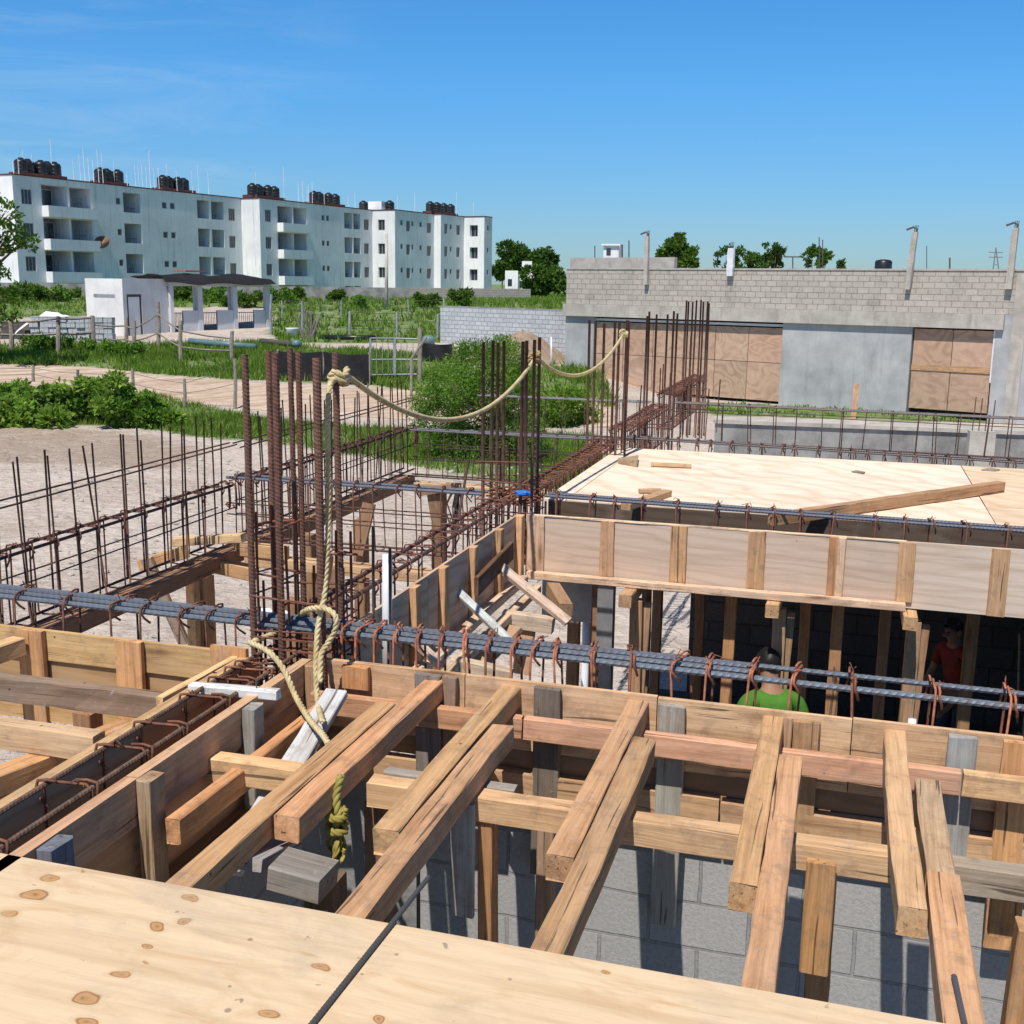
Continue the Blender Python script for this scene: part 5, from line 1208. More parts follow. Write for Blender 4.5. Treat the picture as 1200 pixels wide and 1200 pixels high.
# roof tanks
def lathe(prof, n=18):
    V = []; Fc = []
    for (r, z) in prof:
        for k in range(n): a = 2*math.pi*k/n; V.append((r*math.cos(a), r*math.sin(a), z))
    for i in range(len(prof)-1):
        for k in range(n): Fc.append((i*n+k, i*n+(k+1) % n, (i+1)*n+(k+1) % n, (i+1)*n+k))
    Fc.append(tuple(range(n-1, -1, -1))); Fc.append(tuple((len(prof)-1)*n+k for k in range(n)))
    return V, Fc
tankp = None
def tank(x, y, z, Mx, label, grp):
    global tankp
    p = Mx @ Vector((x, y, z))
    if tankp is None:
        t = thing('water_tank', label, 'water tank', p, grp)
        V, Fc = lathe([(.50, 0), (.52, .04), (.52, .22), (.49, .25), (.52, .28), (.52, .5), (.49, .53), (.52, .56), (.52, .80), (.49, .84), (.44, .92), (.30, 1.0), (.22, 1.02)])
        b = obj('tank_body', V, Fc, M['black'], t, Matrix.Translation(p), None, True)
        V, Fc = lathe([(.22, 1.021), (.22, 1.08), (.18, 1.11)], 14); obj('lid', V, Fc, M['black'], t, Matrix.Translation(p))
        tankp = t; return
    t = tankp.copy(); col.objects.link(t); t.location = p; t['label'] = label; t['group'] = grp
    for ch in tankp.children:
        c = ch.copy(); col.objects.link(c); c.parent = t
def s_at(px, off):
    d = ray(px, 230); t = off/(nA@d[:2]); return float(dA@(d*t)[:2])
for ci, (Mx, s0, off, pxs, nm) in enumerate([(Mb1, 63.4, -77.62, (27, 37.5, 50, 60, 66), 'first roof cluster'), (Mb1, 63.4, -77.62, (119, 129, 139), 'second roof cluster'), (Mb1, 63.4, -77.62, (191.5, 200, 209, 218), 'third roof cluster'),
       (Mb2, 89.93, -75.3, (296, 305, 314, 324), 'fourth roof cluster'), (Mb2, 89.93, -75.3, (368, 376, 385, 395), 'fifth roof cluster'), (Mb3, 109.1, -72.25, (434, 456), 'pair flanking the white roof box'), (Mb4, 117.35, -71.31, (505, 513, 521, 529), 'last roof cluster')]):
    xsL = [s_at(px, off-1.4)-s0 for px in pxs]
    if ci == 5:
        xsL = [.3, .8]; ysL = [4.4, 1.2]
    elif ci == 6: ysL = [1.5]*4; xsL = [q+0 for q in xsL]; 
    else: ysL = [1.4+.25*(k % 2) for k in range(len(xsL))]
    if ci == 6: Mx = Mb4
    mb = MB(); mb.box(min(xsL)-.55, max(xsL)+.9, 1.0, 2.2, ZR+.005, ZR+.40)
    if ci != 5: tag(mb.build('tank_plinth', M['red'], None, Mx), 'dark red plinth carrying the water tanks of the ' + nm.replace(', ', ' '), 'plinth')
    else:
        mb = MB(); mb.box(.2, 1.4, 1.9, 3.7, ZR+.005, ZR+1.0); tag(mb.build('roof_box', M['whitewall'], None, Mx), 'white roof box between two black tanks on the third block', 'roof box')
    for k, (xx, yy) in enumerate(zip(xsL, ysL)):
        tank(xx, yy, ZR+(.41 if ci != 5 else .01), Mx, 'black water tank, %s from the left in the %s' % (ORD[k], nm), 'black water tanks on the apartment roofs')
# thin rods on the roofs
for k, (px, off, lean) in enumerate([(18, -78.6, .1), (30, -78.9, .0), (55, -78.9, .1), (96, -78.5, .3), (106, -78.7, .2), (117, -78.5, .2), (160, -78.5, .2), (168, -78.5, .25), (173, -78.6, .2), (182, -78.5, .3), (192, -78.9, .1), (233, -78.6, .0), (355, -76.2, .1), (360, -76.2, .0), (366, -76.4, .0), (416, -76.2, .0), (466, -73.2, .0), (486, -73.2, .0), (535, -72.2, .1), (555, -72.2, .0)] + [(q, -78.3-.5*(q % 2), .15*(q % 3)) for q in (24, 41, 63, 88, 101, 111, 122, 135, 150, 164, 177, 187, 197, 208, 226, 245)] + [(q, -76.3, .1*(q % 3)) for q in (300, 333, 350, 362, 380, 408)]):
    s = s_at(px, off); b = dA*s+nA*off; mb = MB(); mb.tube([(b[0], b[1], ZR), (b[0]+lean*dA[0]*1.2-.2*lean, b[1]-lean*.3, ZR+2.2+rng.normal(0, .6))], .026, 5)
    tag(mb.build('roof_rod', M['white']), 'thin pale rod standing up on an apartment roof', 'rod', 'thin rods on the apartment roofs')
# satellite dish
p = Mb1 @ Vector((8.2, -.55, ZB+5.75)); V, Fc = lathe([(.02, 0), (.3, .05), (.5, .14), (.62, .24)], 20)
t = thing('satellite_dish', 'orange brown satellite dish on the nearest apartment facade', 'dish', p)
obj('dish', V, Fc, M['orange'], t, Matrix.Translation(p) @ Matrix.Rotation(R(55), 4, 'X') @ Matrix.Rotation(R(20), 4, 'Y'), None, True)
mb = MB(); mb.tube([p, Mb1 @ Vector((8.3, .02, ZB+5.6))], .03, 6); mb.build('arm', M['metal'], t)
# perimeter walls before the apartments
def wall_line(name, pa, pb, zb, zt, th, mat, label, cat='wall'):
    pa = np.array(pa[:2]); pb = np.array(pb[:2]); L = np.linalg.norm(pb-pa); a = math.atan2(*(pb-pa)[::-1]); mb = MB(); mb.box(0, L, 0, th, 0, zt-zb)
    return tag(mb.build(name, mat, None, Matrix.Translation((pa[0], pa[1], zb)) @ Matrix.Rotation(a, 4, 'Z')), label, cat)
wall_line('boundary_wall', ad(-120, 350, 84), ad(480, 344, 89), -.8, 1.16, .2, M['greyconc'], 'long dark grey boundary wall in front of the apartments')
wall_line('boundary_wall', ad(475, 344, 93), ad(622, 341, 99), -.8, 1.16, .2, M['block_tan'], 'pale block boundary wall at the right end, before the last apartment blocks')
# pale block wall right of the field
pa = gp(516, 402); 
pb = ad(668, 400, 50.5); wall_line('block_wall', ad(516, 400, 56.), pb, -2.6, .42, .18, M['block_white'], 'pale grey block wall left of the grey building')
wall_line('wall_cap', ad(516, 400, 56.), pb, .424, .47, .2, M['greyconc'], 'dark cap course on the pale grey block wall', 'coping')
# small white far house
c = ad(606, 330, 165); t = thing('house', 'small white flat roofed house beyond the boundary wall', 'house', (c[0], c[1], .2))
for (px0, px1, y0, y1, dw) in ((592, 606, 317, 342, 0), (606, 626, 321, 342, 1.), (612, 623, 306, 320, 2.)):
    a = ad(px0, y0, 165+dw); b = ad(px1, y1, 165+dw); mb = MB(); mb.box(0, np.linalg.norm((b-a)[:2]), 0, 6, b[2]-1, a[2]); mb.build('volume', M['whitewall'], t, Matrix.Translation((a[0], a[1], 0)) @ Matrix.Rotation(YA, 4, 'Z'))
    mb = MB(); mb.box(.4, 1.0, -.03, .05, (a[2]+b[2])/2-.7, (a[2]+b[2])/2+.3); mb.build('window', M['glass'], t, Matrix.Translation((a[0], a[1], 0)) @ Matrix.Rotation(YA, 4, 'Z'))
# white hut
ch = ad(147, 406, 57.5); sh = float(dA@ch[:2]); oh = float(nA@ch[:2]); Mh = frameA(sh, oh); zb = -1.75; zt = 1.58
t = thing('hut', 'white hut with a dark door and a narrow slot in its end wall', 'hut', (ch[0], ch[1], zb))
Lh = float(dA@(lambda d: d*(oh/(nA@d[:2])))(ray(198, 380))[:2])-sh
mb = facade(Lh, zb, zt, [(.25, 1.25, zb+.1, zb+2.55, .12)]); mb.add([(Lh, 0, zb), (Lh, 2.6, zb), (Lh, 2.6, zt), (Lh, 0, zt)], [(0, 1, 2, 3)]); mb.add([(0, 0, zt), (Lh, 0, zt), (Lh, 2.6, zt-.1), (0, 2.6, zt-.1)], [(0, 1, 2, 3)]); mb.add([(Lh, 2.6, zb), (0, 2.6, zb), (0, 2.6, zt-.1), (Lh, 2.6, zt-.1)], [(0, 1, 2, 3)])
mb.build('side_wall', M['hutshade_pavilion'], t, Mh)  # white hut's shaded side, the shade put into a grey colour
Me = Mh @ Matrix(((0, 1, 0, 0), (-1, 0, 0, 2.6), (0, 0, 1, 0), (0, 0, 0, 1)))
mb = facade(2.6, zb, zt-.02, [(.55, 2.05, zt-.98, zt-.80, .15)]); mb.build('end_wall', M['hutwhite'], t, Me)
mb = MB(); mb.box(.28, .36, .02, .1, zb+.1, zb+2.5); mb.box(1.14, 1.22, .02, .1, zb+.1, zb+2.5); mb.box(.36, 1.14, .02, .1, zb+2.42, zb+2.5); mb.build('door_frame', M['darkmetal'], t, Mh)
mb = MB(); mb.box(.37, 1.13, .04, .09, zb+.12, zb+2.41); mb.build('door', M['whitewall'], t, Mh)
# open pavilion
pa = ad(200, 405, 60); pb = ad(317, 396, 64.5); ang = math.atan2(pb[1]-pa[1], pb[0]-pa[0]); Lp = float(np.linalg.norm((pb-pa)[:2]))
Mp = Matrix.Translation((pa[0], pa[1], 0)) @ Matrix.Rotation(ang, 4, 'Z'); zb = -1.6
t = thing('pavilion', 'open grey pavilion with square columns, low walls and a black tarp roof', 'pavilion', (pa[0], pa[1], zb))
def pxl(px):
    d = ray(px, 380)[:2]; n2 = np.array([-math.sin(ang), math.cos(ang)]); q = d*((n2@pa[:2])/(n2@d)); return float(np.array([math.cos(ang), math.sin(ang)])@(q-pa[:2]))
for (px, yy, w) in ((236, 0, .28), (277, 0, .26), (315, 0, .28), (203, 0, .2), (225, 2.6, .22), (262, 2.6, .22), (303, 2.6, .22)):
    x = pxl(px); mb = MB(); mb.box(x-w/2, x+w/2, yy, yy+w, zb, 1.22); mb.build('column', M['hutshade_pavilion'], t, Mp)
for (a, b) in ((216, 233.5), (256, 274.5), (299, 312)):
    mb = MB(); mb.box(pxl(a), pxl(b), .04, .18, zb, zb+1.55); mb.build('low_wall', M['hutshade_pavilion'], t, Mp)
for (a, b) in ((202, 215), (240, 255), (280, 298)):
    mb = MB(); xa, xb = pxl(a), pxl(b)
    for k in range(9): x = xa+(xb-xa)*k/8; mb.tube([(x, .1, zb), (x, .1, zb+1.45)], .015, 4)
    for z in (.05, 1.42): mb.tube([(xa, .1, zb+z), (xb, .1, zb+z)], .02, 4)
    mb.build('grille', M['darkmetal'], t, Mp)
mb = MB(); mb.box(pxl(200), pxl(318), .02, .26, 1.223, 1.45); mb.build('lintel', M['hutshade_pavilion'], t, Mp)
V = []; Fc = []; nx, ny = 22, 8
for i in range(nx+1):
    for j in range(ny+1):
        x = -.3+(Lp+.5)*i/nx; y = -.35+3.6*j/ny; f = i/nx
        V.append((x, y, 1.62+.28*(1-abs(j/ny-.5)*2)+.07*math.sin(f*14+j)-.10*abs(math.sin(f*math.pi*2.5))-(.18 if j == 0 else 0)))
for i in range(nx):
    for j in range(ny): a = i*(ny+1)+j; Fc.append((a, a+ny+1, a+ny+2, a+1))
o = obj('tarp_roof', V, Fc, M['tarp'], t, Mp); md = o.modifiers.new('t', 'SOLIDIFY'); md.thickness = .03
mb = MB(); mb.box(pxl(232), pxl(256), 1.0, 2.4, 1.97, 2.05); mb.build('red_sheet', M['tile'], t, Mp)

# ------------------------------------------------------------------ grey block building at the right
qR = np.array([-2.15, 42.6]); dR = np.array([.937, -.349]); aR = math.atan2(dR[1], dR[0])
MR = Matrix.Translation((qR[0], qR[1], 0)) @ Matrix.Rotation(aR, 4, 'Z')
zb = -2.9
t = thing('block_building', 'long grey block building with a concrete band and boarded doorways', 'building', (qR[0], qR[1], zb))
mb = MB(); mb.box(-9.75, 15, 0, 8, .80, 2.17); mb.build('upper_wall', M['block_tan'], t, MR)
mb = MB(); mb.box(-9.78, 15, -.03, 8.03, 2.172, 2.23); mb.build('wall_cap', M['concrete'], t, MR)
mb = MB(); mb.box(-9.80, 7.3, -.16, .5, .32, .797); mb.build('concrete_band', M['concrete'], t, MR)
mb = MB(); mb.box(-9.75, -8.37, 0, .4, zb, .317); mb.build('plastered_pillar', M['plaster'], t, MR); mb = MB(); mb.box(-.26, 4.38, -.02, .4, zb, .317); mb.build('plastered_wall', M['plaster'], t, MR)
mb = MB(); mb.box(7.05, 15, -.01, .4, zb, .317); mb.box(7.303, 15, -.01, .4, .317, .797); mb.build('rough_wall', M['plaster'], t, MR)
mb = MB(); mb.box(7.55, 7.95, -.06, -.013, zb, 2.1); mb.build('pilaster', M['concrete'], t, MR)
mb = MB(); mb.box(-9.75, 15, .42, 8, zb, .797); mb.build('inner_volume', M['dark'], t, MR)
for x0 in (-8.36, 4.39):
    pass
mb = MB(); mb.box(-8.37, -.26, .12, .2, .16, .25); mb.build('white_strip', M['white'], t, MR)
mb = MB(); mb.box(7.0, 7.045, .0, .06, -1.4, .3); mb.build('white_pipe', M['white'], t, MR)
def boards(x0, x1, nx, zs, label, offs):
    b = thing('boarded_doorway', label, 'boarded doorway', MR @ Vector(((x0+x1)/2, 0, zs[0])))
    for i in range(nx):
        for j in range(len(zs)-1):
            a = x0+(x1-x0)*i/nx+.01; c = x0+(x1-x0)*(i+1)/nx-.01; mb = MB(); w = c-a
            # local X runs up so the swirls differ sheet by sheet
            mb.box(0, w, .0, .02, 0, zs[j+1]-zs[j]-.02)
            mb.build('plywood_sheet', M['plyswirl'], b, MR @ Matrix.Translation((a, .08+rng.uniform(0, .012), zs[j]+.01)), vary((.42, .30, .215), .08))
    if offs: 
        mb = MB(); mb.box(x0, x1, .055, .078, -1.12, -.92); mb.build('batten', M['wood'], b, MR, (.52, .32, .18))
    return b
boards(-8.36, -.28, 6, (-2.55, -1.15, .12), 'wide doorway boarded with brown plywood behind the tall rebar columns', False)
boards(4.42, 7.0, 2, (-2.42, -1.02, .27), 'narrow doorway boarded with swirled brown plywood at the right', True)
# stub posts on the building
GP = 'stub posts on top of the grey block building'
for (xx, z0, z1, w, mat, lean, lab, hook) in [(-5.95, 1.6, 3.42, .16, 'concrete', -.02, 'grey stub post with a bent bar on the left part of the block building', 1), (-2.4, 1.95, 2.95, .24, 'white', .0, 'white square post standing out of the block building', 0), (4.15, 1.55, 3.42, .17, 'concrete', .10, 'leaning grey stub post with a bent top bar over the narrow doorway', 1), (7.35, 1.6, 3.5, .19, 'concrete', .04, 'grey stub post at the right edge above the pilaster', 1)]:
    p = MR @ Vector((xx, -.1, z0)); tt = thing('stub_post', lab, 'post', p, GP)
    V = []; Fc = []; n = 6
    for i in range(n+1):
        f = i/n; h = w/2*(1+rng.normal(0, .06))
        for (sx, sy) in ((-1, -1), (1, -1), (1, 1), (-1, 1)): V.append((xx+sx*h+lean*f+rng.normal(0, .006), -.12+sy*.07, z0+(z1-z0)*f))
    for i in range(n):
        for k in range(4): Fc.append((i*4+k, i*4+(k+1) % 4, i*4+4+(k+1) % 4, i*4+4+k))
    Fc.append((n*4, n*4+1, n*4+2, n*4+3)); Fc.append((3, 2, 1, 0))
    obj('shaft', V, Fc, M[mat], tt, MR)
    mb = MB()
    if hook: mb.tube([(xx+lean+.02, -.1, z1-.2), (xx+lean+.03, -.1, z1+.10), (xx+lean-.08, -.1, z1+.16), (xx+lean-.30, -.1, z1+.08)], .035, 5)
    for k in range(3): mb.tube([(xx+lean+.05*(k-1), -.08, z1-.1), (xx+lean+.05*(k-1)+.02, -.08, z1+.22)], .012, 4)
    mb.build('bent_bar', M['rust'], tt, MR, (.10, .07, .06))
# things behind the building
c = ad(720, 310, 60); mb = MB(); a = ad(668, 312, 58); b = ad(790, 314, 54)
wall_line('parapet_wall', a, b, -2.6, float(ad(700, 302, 57)[2]), .25, M['concrete'], 'grey parapet wall standing behind the left part of the block building')
c = ad(716, 300, 72); t = thing('roof_shed', 'small white roof shed with a dark window behind the block building', 'shed', (c[0], c[1], 1.))
hw = 9*72/F; mb = MB(); mb.box(-hw, hw, 0, 1.4, 1., float(ad(716, 288, 72)[2])); Ms = Matrix.Translation((c[0], c[1], 0)) @ Matrix.Rotation(YA-.2, 4, 'Z'); mb.build('wall', M['whitewall'], t, Ms)
mb = MB(); mb.box(-hw*1.25, hw*1.2, -.15, 1.5, float(ad(716, 288, 72)[2])+.003, float(ad(716, 286, 72)[2])); mb.build('roof', M['whitewall'], t, Ms)
mb = MB(); mb.box(-hw*.6, -hw*.05, -.03, .05, float(ad(716, 299, 72)[2]), float(ad(716, 291, 72)[2])); mb.build('window', M['glass'], t, Ms)
for (px, y0, y1, w, r, lab) in [(729, 312, 287, 62, .05, 'thin pole right of the white roof shed'), (737, 312, 282, 62, .035, 'taller thin pole beside the white roof shed'), (697, 312, 288, 62, .03, 'thin bent pole left of the white roof shed'), (960, 315, 278, 63, .03, 'taller of two thin poles by the rightmost tree'), (964, 315, 281, 63, .03, 'shorter of two thin poles by the rightmost tree'), (1086, 314, 288, 70, .025, 'thin mast right of the leaning stub post'), (1113, 314, 302, 110, .08, 'short far post on the roofline at the right'), (929, 314, 301, 90, .05, 'far pole with a cross arm by the sparse tree')]:
    a = ad(px, y0+14, w); b = ad(px, y1, w); mb = MB(); mb.tube([a, b], r, 5)
    if px == 929: mb.tube([b-np.array([.7, 0, .0]), b+np.array([.7, 0, 0])], .05, 5)
    tag(mb.build('pole', M['darkmetal']), lab, 'pole')
a = ad(1035, 314, 75); V, Fc = lathe([(.55, -1.), (.55, .4), (.45, .5), (.2, .55)], 14); tag(obj('water_tank', V, Fc, M['black'], None, Matrix.Translation(a), None, True), 'black water tank peeping over the roofline at the right', 'water tank')
# far lattice tower
a = ad(1167, 330, 420); b = ad(1167, 290, 420); mb = MB(); hw = 1.6
for sx in (-1, 1): mb.tube([a+sx*hw*np.array([*RH, 0]), b], .22, 4)
for k in range(1, 4): p = a+(b-a)*k/4; q = hw*(1-k/4); mb.tube([p-q*np.array([*RH, 0]), p+q*np.array([*RH, 0])], .15, 4)
for k in (.72, .86): p = a+(b-a)*k; mb.tube([p-2.6*np.array([*RH, 0]), p+2.6*np.array([*RH, 0])], .18, 4)
tag(mb.build('power_pylon', M['metal']), 'far lattice power pylon on the horizon at the right', 'pylon')
# concrete kerb wall between the far cage and the building
a = az(838, 492, -1.54); b = az(1240, 507, -1.54)
wall_line('kerb_wall', a, b, -2.7, -1.62, .3, M['greyconc'], 'stained low concrete wall between the far cage and the grey building')
wall_line('kerb_wall_top', a+np.array([-.03, -.06, 0]), b+np.array([0, -.06, 0]), -1.616, -1.53, .8, M['concrete'], 'pale concrete top slab of the stained low wall', 'slab')
a2_ = az(1133, 508, -1.54); b2_ = az(1163, 509, -1.54)
t = thing('concrete_pier', 'pale concrete pier with upright bars against the stained low wall', 'pier', (a2_[0], a2_[1], -2.6))
L_ = float(np.linalg.norm((b2_-a2_)[:2])); ak = math.atan2(b2_[1]-a2_[1], b2_[0]-a2_[0]); Mk = Matrix.Translation((a2_[0], a2_[1], 0)) @ Matrix.Rotation(ak, 4, 'Z')
mb = MB(); mb.box(0, L_, -.32, -.064, -2.7, -1.45); mb.build('block', M['concrete'], t, Mk)
for k in range(4): mb = MB(); x = L_*(k+.5)/4; mb.tube([(x, -.18, -1.5), (x+.02, -.18, -.75+rng.normal(0, .06))], .012, 5); mb.build('bar', M['rust'], t, Mk, RUST)
# wooden stake before the building
p = gp(1000, 492); tag(timber('stake', (p[0], p[1], -2.7), (p[0]+.02, p[1], -1.45), .16, .05, (.52, .32, .2), upv=(0, -1, 0)), 'orange wooden stake standing before the plastered wall', 'stake')
# soil heap
c = ad(612, 405, 49); V = []; Fc = []; n, m = 28, 12
for i in range(m+1):
    for k in range(n):
        f = i/m; a = 2*math.pi*k/n; rr = 2.5*f*(1+.12*math.sin(3*a)+.06*math.sin(7*a)); V.append((c[0]+rr*math.cos(a), c[1]+rr*.8*math.sin(a), -2.0+1.55*math.exp(-(f*1.5)**2)+rng.normal(0, .03)))
for i in range(m):
    for k in range(n): Fc.append((i*n+k, (i+1)*n+k, (i+1)*n+(k+1) % n, i*n+(k+1) % n))
tag(obj('soil_heap', V, Fc, M['mound'], smooth=True), 'brown soil heap in front of the pale grey block wall', 'soil heap')
a = gp(646, 432); mb = MB(); mb.tube([a, ad(646, 395, float((a-CAM)@fw))], .035, 8); tag(mb.build('pipe', M['white'], None, None, None, True), 'slim white pipe standing beside the soil heap', 'pipe')

# ================================================================== FENCES
def at_h(px, ybase, ytop):
    b = gp(px, ybase); w = float((b-CAM)@fw); return b, ad(px, ytop, w)
def fence(label, posts, pr, rails, railr, mat, wire=False, name='fence'):
    B = [at_h(*p) for p in posts]; c = np.mean([b for b, _ in B], axis=0); t = thing(name, label, 'fence', (c[0], c[1], c[2]))
    for (b, tp) in B:
        mb = MB(); m = (b+tp)/2+rng.normal(0, .03, 3); mb.tube([b-np.array([0, 0, .2]), m, tp], [pr*1.1, pr, pr*.9], 7); mb.build('post', M[mat], t)
    for f in rails:
        mb = MB()
        for (b0_, t0), (b1_, t1) in zip(B[:-1], B[1:]):
            p = b0_+(t0-b0_)*f; q = b1_+(t1-b1_)*f; mid = (p+q)/2+np.array([0, 0, -.04])
            mb.tube([p, mid, q], railr, 5)
        mb.build('wire' if wire else 'rail', M['darkmetal'] if wire else M[mat], t)
    return t
fence('grey rustic rail fence in front of the white hut', [(-60, 410, 368), (12, 413, 376), (68, 416, 371), (108, 413, 370)], .10, (.55, .95), .05, 'fencewood')
fence('rustic fence with thin rails between the hut and the pavilion', [(108.5, 413, 370), (148, 412, 372), (157, 413, 376), (185, 410, 354), (212, 424, 376), (272, 424, 388)], .085, (.35, .75), .035, 'fencewood')
fence('leaning wire fence posts among the weeds along the dirt road', [(-40, 450, 428), (39, 449, 428), (91, 463, 433), (155, 468, 432), (216, 478, 444), (275, 480, 420)], .055, (.5, .85), .008, 'fencewood', True)
fence('tall wire fence of grey posts in the green field', [(318, 392, 345), (354, 392, 353), (410, 398, 365), (465, 396, 366), (513, 398, 368)], .07, (.4, .7, .97), .012, 'metal', True)
fence('distant wire fence before the boundary wall', [(330, 374, 352), (400, 373, 352), (478, 372, 351), (520, 372, 350)], .05, (.5, .95), .012, 'metal', True)
# black sheet fences
def sheet_fence(label, pts, mat='tarp'):
    B = [at_h(*p) for p in pts]; c = B[0][0]; t = thing('sheet_fence', label, 'fence', c); V = []; Fc = []; n = 12
    for (b, tp), (b1_, t1) in zip(B[:-1], B[1:]):
        k0 = len(V)
        for i in range(n+1):
            f = i/n
            for j in range(5): g_ = j/4; p = (b+(b1_-b)*f)*(1-g_)+(tp+(t1-tp)*f)*g_; V.append((p[0], p[1]+.05*math.sin(f*9+g_*3), p[2]-(.06*math.sin(f*math.pi) if j == 4 else 0)))
        for i in range(n):
            for j in range(4): a = k0+i*5+j; Fc.append((a, a+5, a+6, a+1))
    o = obj('sheet', V, Fc, M[mat], t); md = o.modifiers.new('t', 'SOLIDIFY'); md.thickness = .02
    for (b, tp) in B: mb = MB(); mb.tube([b-np.array([0, 0, .15])+np.array([0, .06, 0]), tp+np.array([0, .06, .06])], .05, 6); mb.build('post', M['fencewood'], t)
    return t
sheet_fence('black sheet fence beyond the dirt road, behind the tall bars', [(325, 446, 411), (378, 448, 412), (432, 452, 415)])
sheet_fence('small black sheet fence right of the metal gate', [(493, 424, 401), (530, 426, 403)])
sheet_fence('low dark sheet fence along the field', [(0, 398, 376), (60, 398, 375), (104, 396, 374)], 'darkmetal')
# metal gate
t = thing('metal_gate', 'pale open metal gate frame with wire between the black sheets', 'gate', gp(462, 446))
for (x0, x1, yb0, yb1, yt0, yt1) in ((434, 462, 448, 447, 396, 396), (463, 491, 447, 446, 396, 397)):
    b0_, t0 = at_h(x0, yb0, yt0); b1_, t1 = at_h(x1, yb1, yt1)
    mb = MB(); r_ = .045
    mb.tube([b0_+np.array([0, 0, .2]), t0], r_, 6); mb.tube([b1_+np.array([0, 0, .2]), t1], r_, 6)
    for f in (.15, .5, .99): mb.tube([b0_+(t0-b0_)*f, b1_+(t1-b1_)*f], r_*.8, 6)
    mb.build('leaf_frame', M['metal'], t)
    mb = MB()
    for k in range(1, 4): f = k/4; mb.tube([b0_+(b1_-b0_)*f+np.array([0, 0, .3]), t0+(t1-t0)*f], .012, 4)
    mb.build('wire', M['metal'], t)
b0_, t0 = at_h(492, 448, 385); mb = MB(); mb.tube([b0_, t0], .09, 8); tag(mb.build('gate_post', M['fencewood']), 'grey gate post right of the metal gate', 'post')
b0_, t0 = at_h(482, 470, 420); p = ad(500, 395, float((b0_-CAM)@fw)); mb = MB(); mb.tube([b0_, t0, p], .05, 7); tag(mb.build('crooked_pole', M['fencewood']), 'crooked pale pole leaning in front of the gate post', 'pole')
# lamp pole in the field
b0_ = ad(453, 372, 78); z0 = float(terrain(b0_[0], b0_[1])); b0_[2] = z0-.2; tp = ad(453, 274, 78); mb = MB(); mb.tube([b0_, tp], [.14, .10], 8); tag(mb.build('concrete_pole', M['concrete'], None, None, None, True), 'slender pale concrete pole in the field before the third apartment block', 'pole')
# odds and ends in the yard
a = gp(343, 396); V, Fc = lathe([(.26, 0), (.34, .45), (.36, .5), (.33, .5)], 16); tag(obj('bucket', V, Fc, M['white'], None, Matrix.Translation(a), None, True), 'white tub in the yard by the firewood', 'tub')
t = thing('firewood', 'stack of pale sticks leaning together in the yard', 'firewood', gp(362, 398))
for k in range(11):
    b0_ = gp(355+rng.uniform(0, 16), 398); mb = MB(); mb.tube([b0_, b0_+np.array([rng.normal(0, .25), rng.normal(0, .2), rng.uniform(.9, 1.6)])], [.07, .04], 6); mb.build('stick', M['fencewood'], t)
a = gp(502, 404); V, Fc = lathe([(.3, 0), (.33, .2), (.27, .36), (.12, .44)], 16); tag(obj('plastic_tank', V, Fc, M['teal'], None, Matrix.Translation(a), None, True), 'round teal plastic tank by the small black sheet fence', 'tank')
a = gp(348, 412); V, Fc = lathe([(.2, 0), (.23, .14), (.17, .27), (.07, .31)], 14); tag(obj('plastic_drum', V, Fc, M['teal'], None, Matrix.Translation(a+np.array([0, 0, .2])), None, True), 'small pale teal drum behind the black sheet fence', 'drum')
p0 = gp(306, 406); p1 = gp(352, 410); mb = MB(); mb.tube([p0+np.array([0, 0, .25]), p1+np.array([0, 0, .2])], .13, 10); tag(mb.build('pipe', M['darkmetal'], None, None, None, True), 'dark pipe lying in the yard left of the drum', 'pipe')
p0 = gp(222, 408); p1 = gp(300, 412); mb = MB(); mb.tube([p0+np.array([0, 0, .3]), p1+np.array([0, 0, .2])], .14, 10); tag(mb.build('pipe', M['teal'], None, None, None, True), 'long grey green pipe lying behind the rustic fence', 'pipe')
p0 = gp(378, 400); p1 = gp(440, 401); mb = MB(); mb.tube([p0+np.array([0, 0, .2]), p1+np.array([0, 0, .2])], .12, 8); tag(mb.build('pipe', M['black'], None, None, None, True), 'black pipe lying at the edge of the field right of the firewood', 'pipe')
# heaped blocks left of the hut, under a sheet
c = gp(80, 404); t = thing('block_pile', 'pile of pale blocks covered by a light sheet, left of the white hut', 'block pile', c); k = 0
for i in range(9):
    for j in range(5):
        mb = MB(); mb.box(0, .40, 0, .4, 0, .24); mb.build('block', M['block_white'], t, Matrix.Translation((c[0]-2.0+i*.42+rng.normal(0, .02), c[1]+.1*i+rng.normal(0, .03), c[2]+j*.25)) @ Matrix.Rotation(.25, 4, 'Z'))
V = []; Fc = []; n = 14
for i in range(n+1):
    for j in range(6): f = i/n; V.append((c[0]-3.2+3.2*f, c[1]+.3+f*.6+j*.18, c[2]+1.15*math.sin(math.pi*min(1, .1+f*.75))+.25*math.sin(j/5*math.pi)+rng.normal(0, .04)))
for i in range(n):
    for j in range(5): a = i*6+j; Fc.append((a, a+6, a+7, a+1))
o = obj('cover_sheet', V, Fc, M['hutwhite'], t, smooth=True)

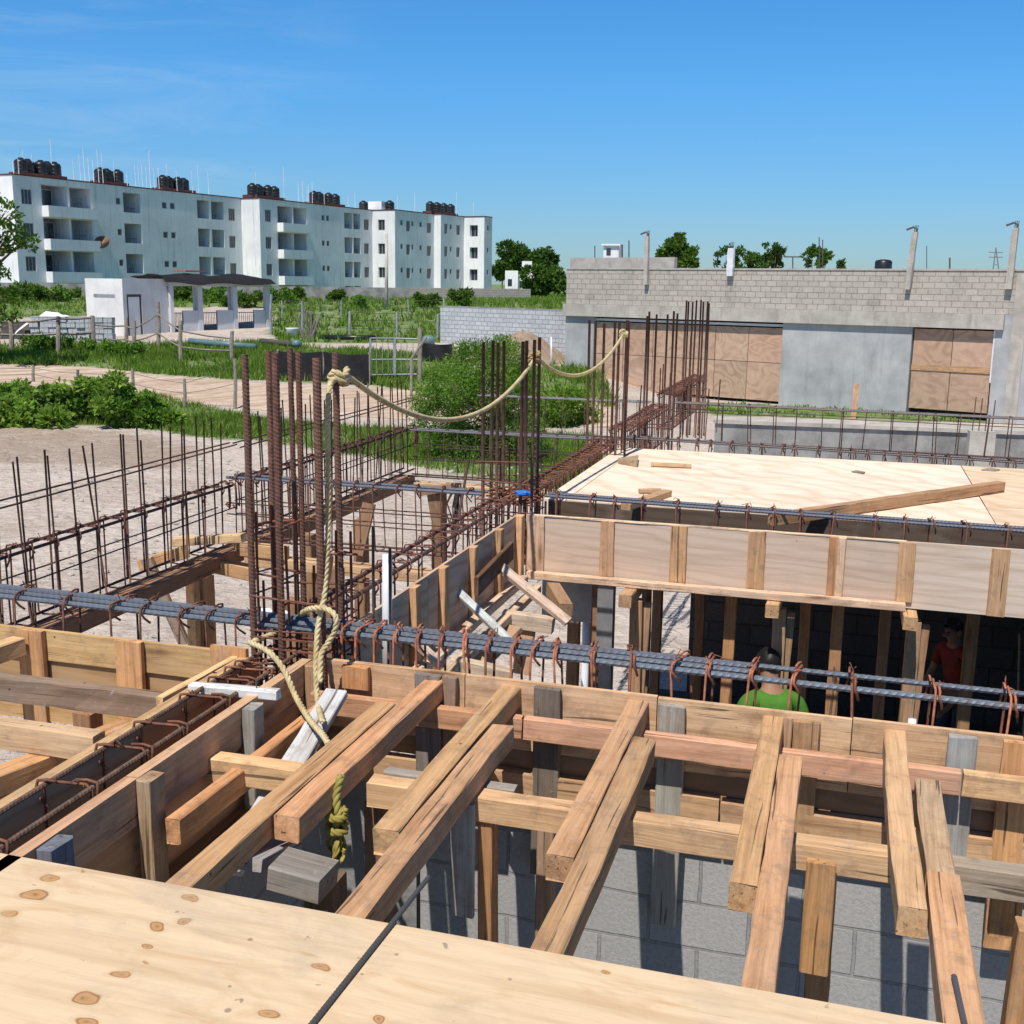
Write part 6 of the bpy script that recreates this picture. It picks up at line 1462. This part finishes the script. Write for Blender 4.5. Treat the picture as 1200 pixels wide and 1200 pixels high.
# ================================================================== LIGHT, SKY, CAMERA
SUN_EL = R(61); SUN_AZ = R(180+7.5)   # the sun stands behind the camera, along -Y
sd = Vector((math.sin(SUN_AZ)*math.cos(SUN_EL), math.cos(SUN_AZ)*math.cos(SUN_EL), math.sin(SUN_EL)))
sl = bpy.data.lights.new('sun', 'SUN'); sl.energy = 4.8; sl.angle = R(.53); sl.color = (1., .94, .86)
so = bpy.data.objects.new('sun', sl); col.objects.link(so); so.rotation_euler = sd.to_track_quat('Z', 'Y').to_euler()
w = bpy.data.worlds.new('World'); scn.world = w; w.use_nodes = True; nt = w.node_tree; N = NB(nt); bg = nt.nodes['Background']
sk = nt.nodes.new('ShaderNodeTexSky'); sk.sky_type = 'NISHITA'; sk.sun_disc = False; sk.sun_elevation = SUN_EL; sk.sun_rotation = SUN_AZ
sk.air_density = 1.; sk.dust_density = .2; sk.ozone_density = 2.2; sk.altitude = 0
tc = nt.nodes.new('ShaderNodeTexCoord')
cl = N.noise(N.scale(tc.outputs['Generated'], (2.2, 2.2, 14.)), 2.2, 7, .62, 1.2)
cd = ray(-60, 90); cd = cd/np.linalg.norm(cd)
dt = N.n('ShaderNodeVectorMath', operation='DOT_PRODUCT'); N.l(tc.outputs['Generated'], dt.inputs[0]); dt.inputs[1].default_value = tuple(cd)
cf = N.math('ADD', N.math('MULTIPLY', N.mapr(cl, .42, .75, 0, .27), N.mapr(dt.outputs['Value'], .945, 1., 0, 1.)), N.mapr(cl, .6, .9, 0, .06))
sz = N.n('ShaderNodeSeparateXYZ'); N.l(tc.outputs['Generated'], sz.inputs[0])
tint = N.ramp(sz.outputs[2], (.0, (.43, .62, .86)), (.05, (.43, .68, .97)), (.16, (.37, .84, 1.24)), (.33, (.28, .88, 1.36)), (.55, (.44, .58, .70)), (1., (.44, .50, .56)))
N.l(N.mix(cf, N.mix(1, sk.outputs[0], tint, 'MULTIPLY'), V4((5.2, 6.4, 7.4))), bg.inputs[0]); bg.inputs[1].default_value = .10
cam = bpy.data.cameras.new('camera'); co = bpy.data.objects.new('camera', cam); col.objects.link(co); scn.camera = co
Mc = Matrix((Vector(rt), Vector(up), Vector(-fw))).transposed().to_4x4(); Mc.translation = Vector(CAM); co.matrix_world = Mc
cam.sensor_fit = 'HORIZONTAL'; cam.sensor_width = 36; cam.lens = 36*F/1200; cam.clip_end = 6000; cam.clip_start = .02
scn.view_settings.view_transform = 'Standard'; scn.view_settings.look = 'None'; scn.view_settings.exposure = .15; scn.view_settings.gamma = 1
scn.cycles.max_bounces = 6; scn.cycles.diffuse_bounces = 3; scn.cycles.glossy_bounces = 2; scn.cycles.transmission_bounces = 3
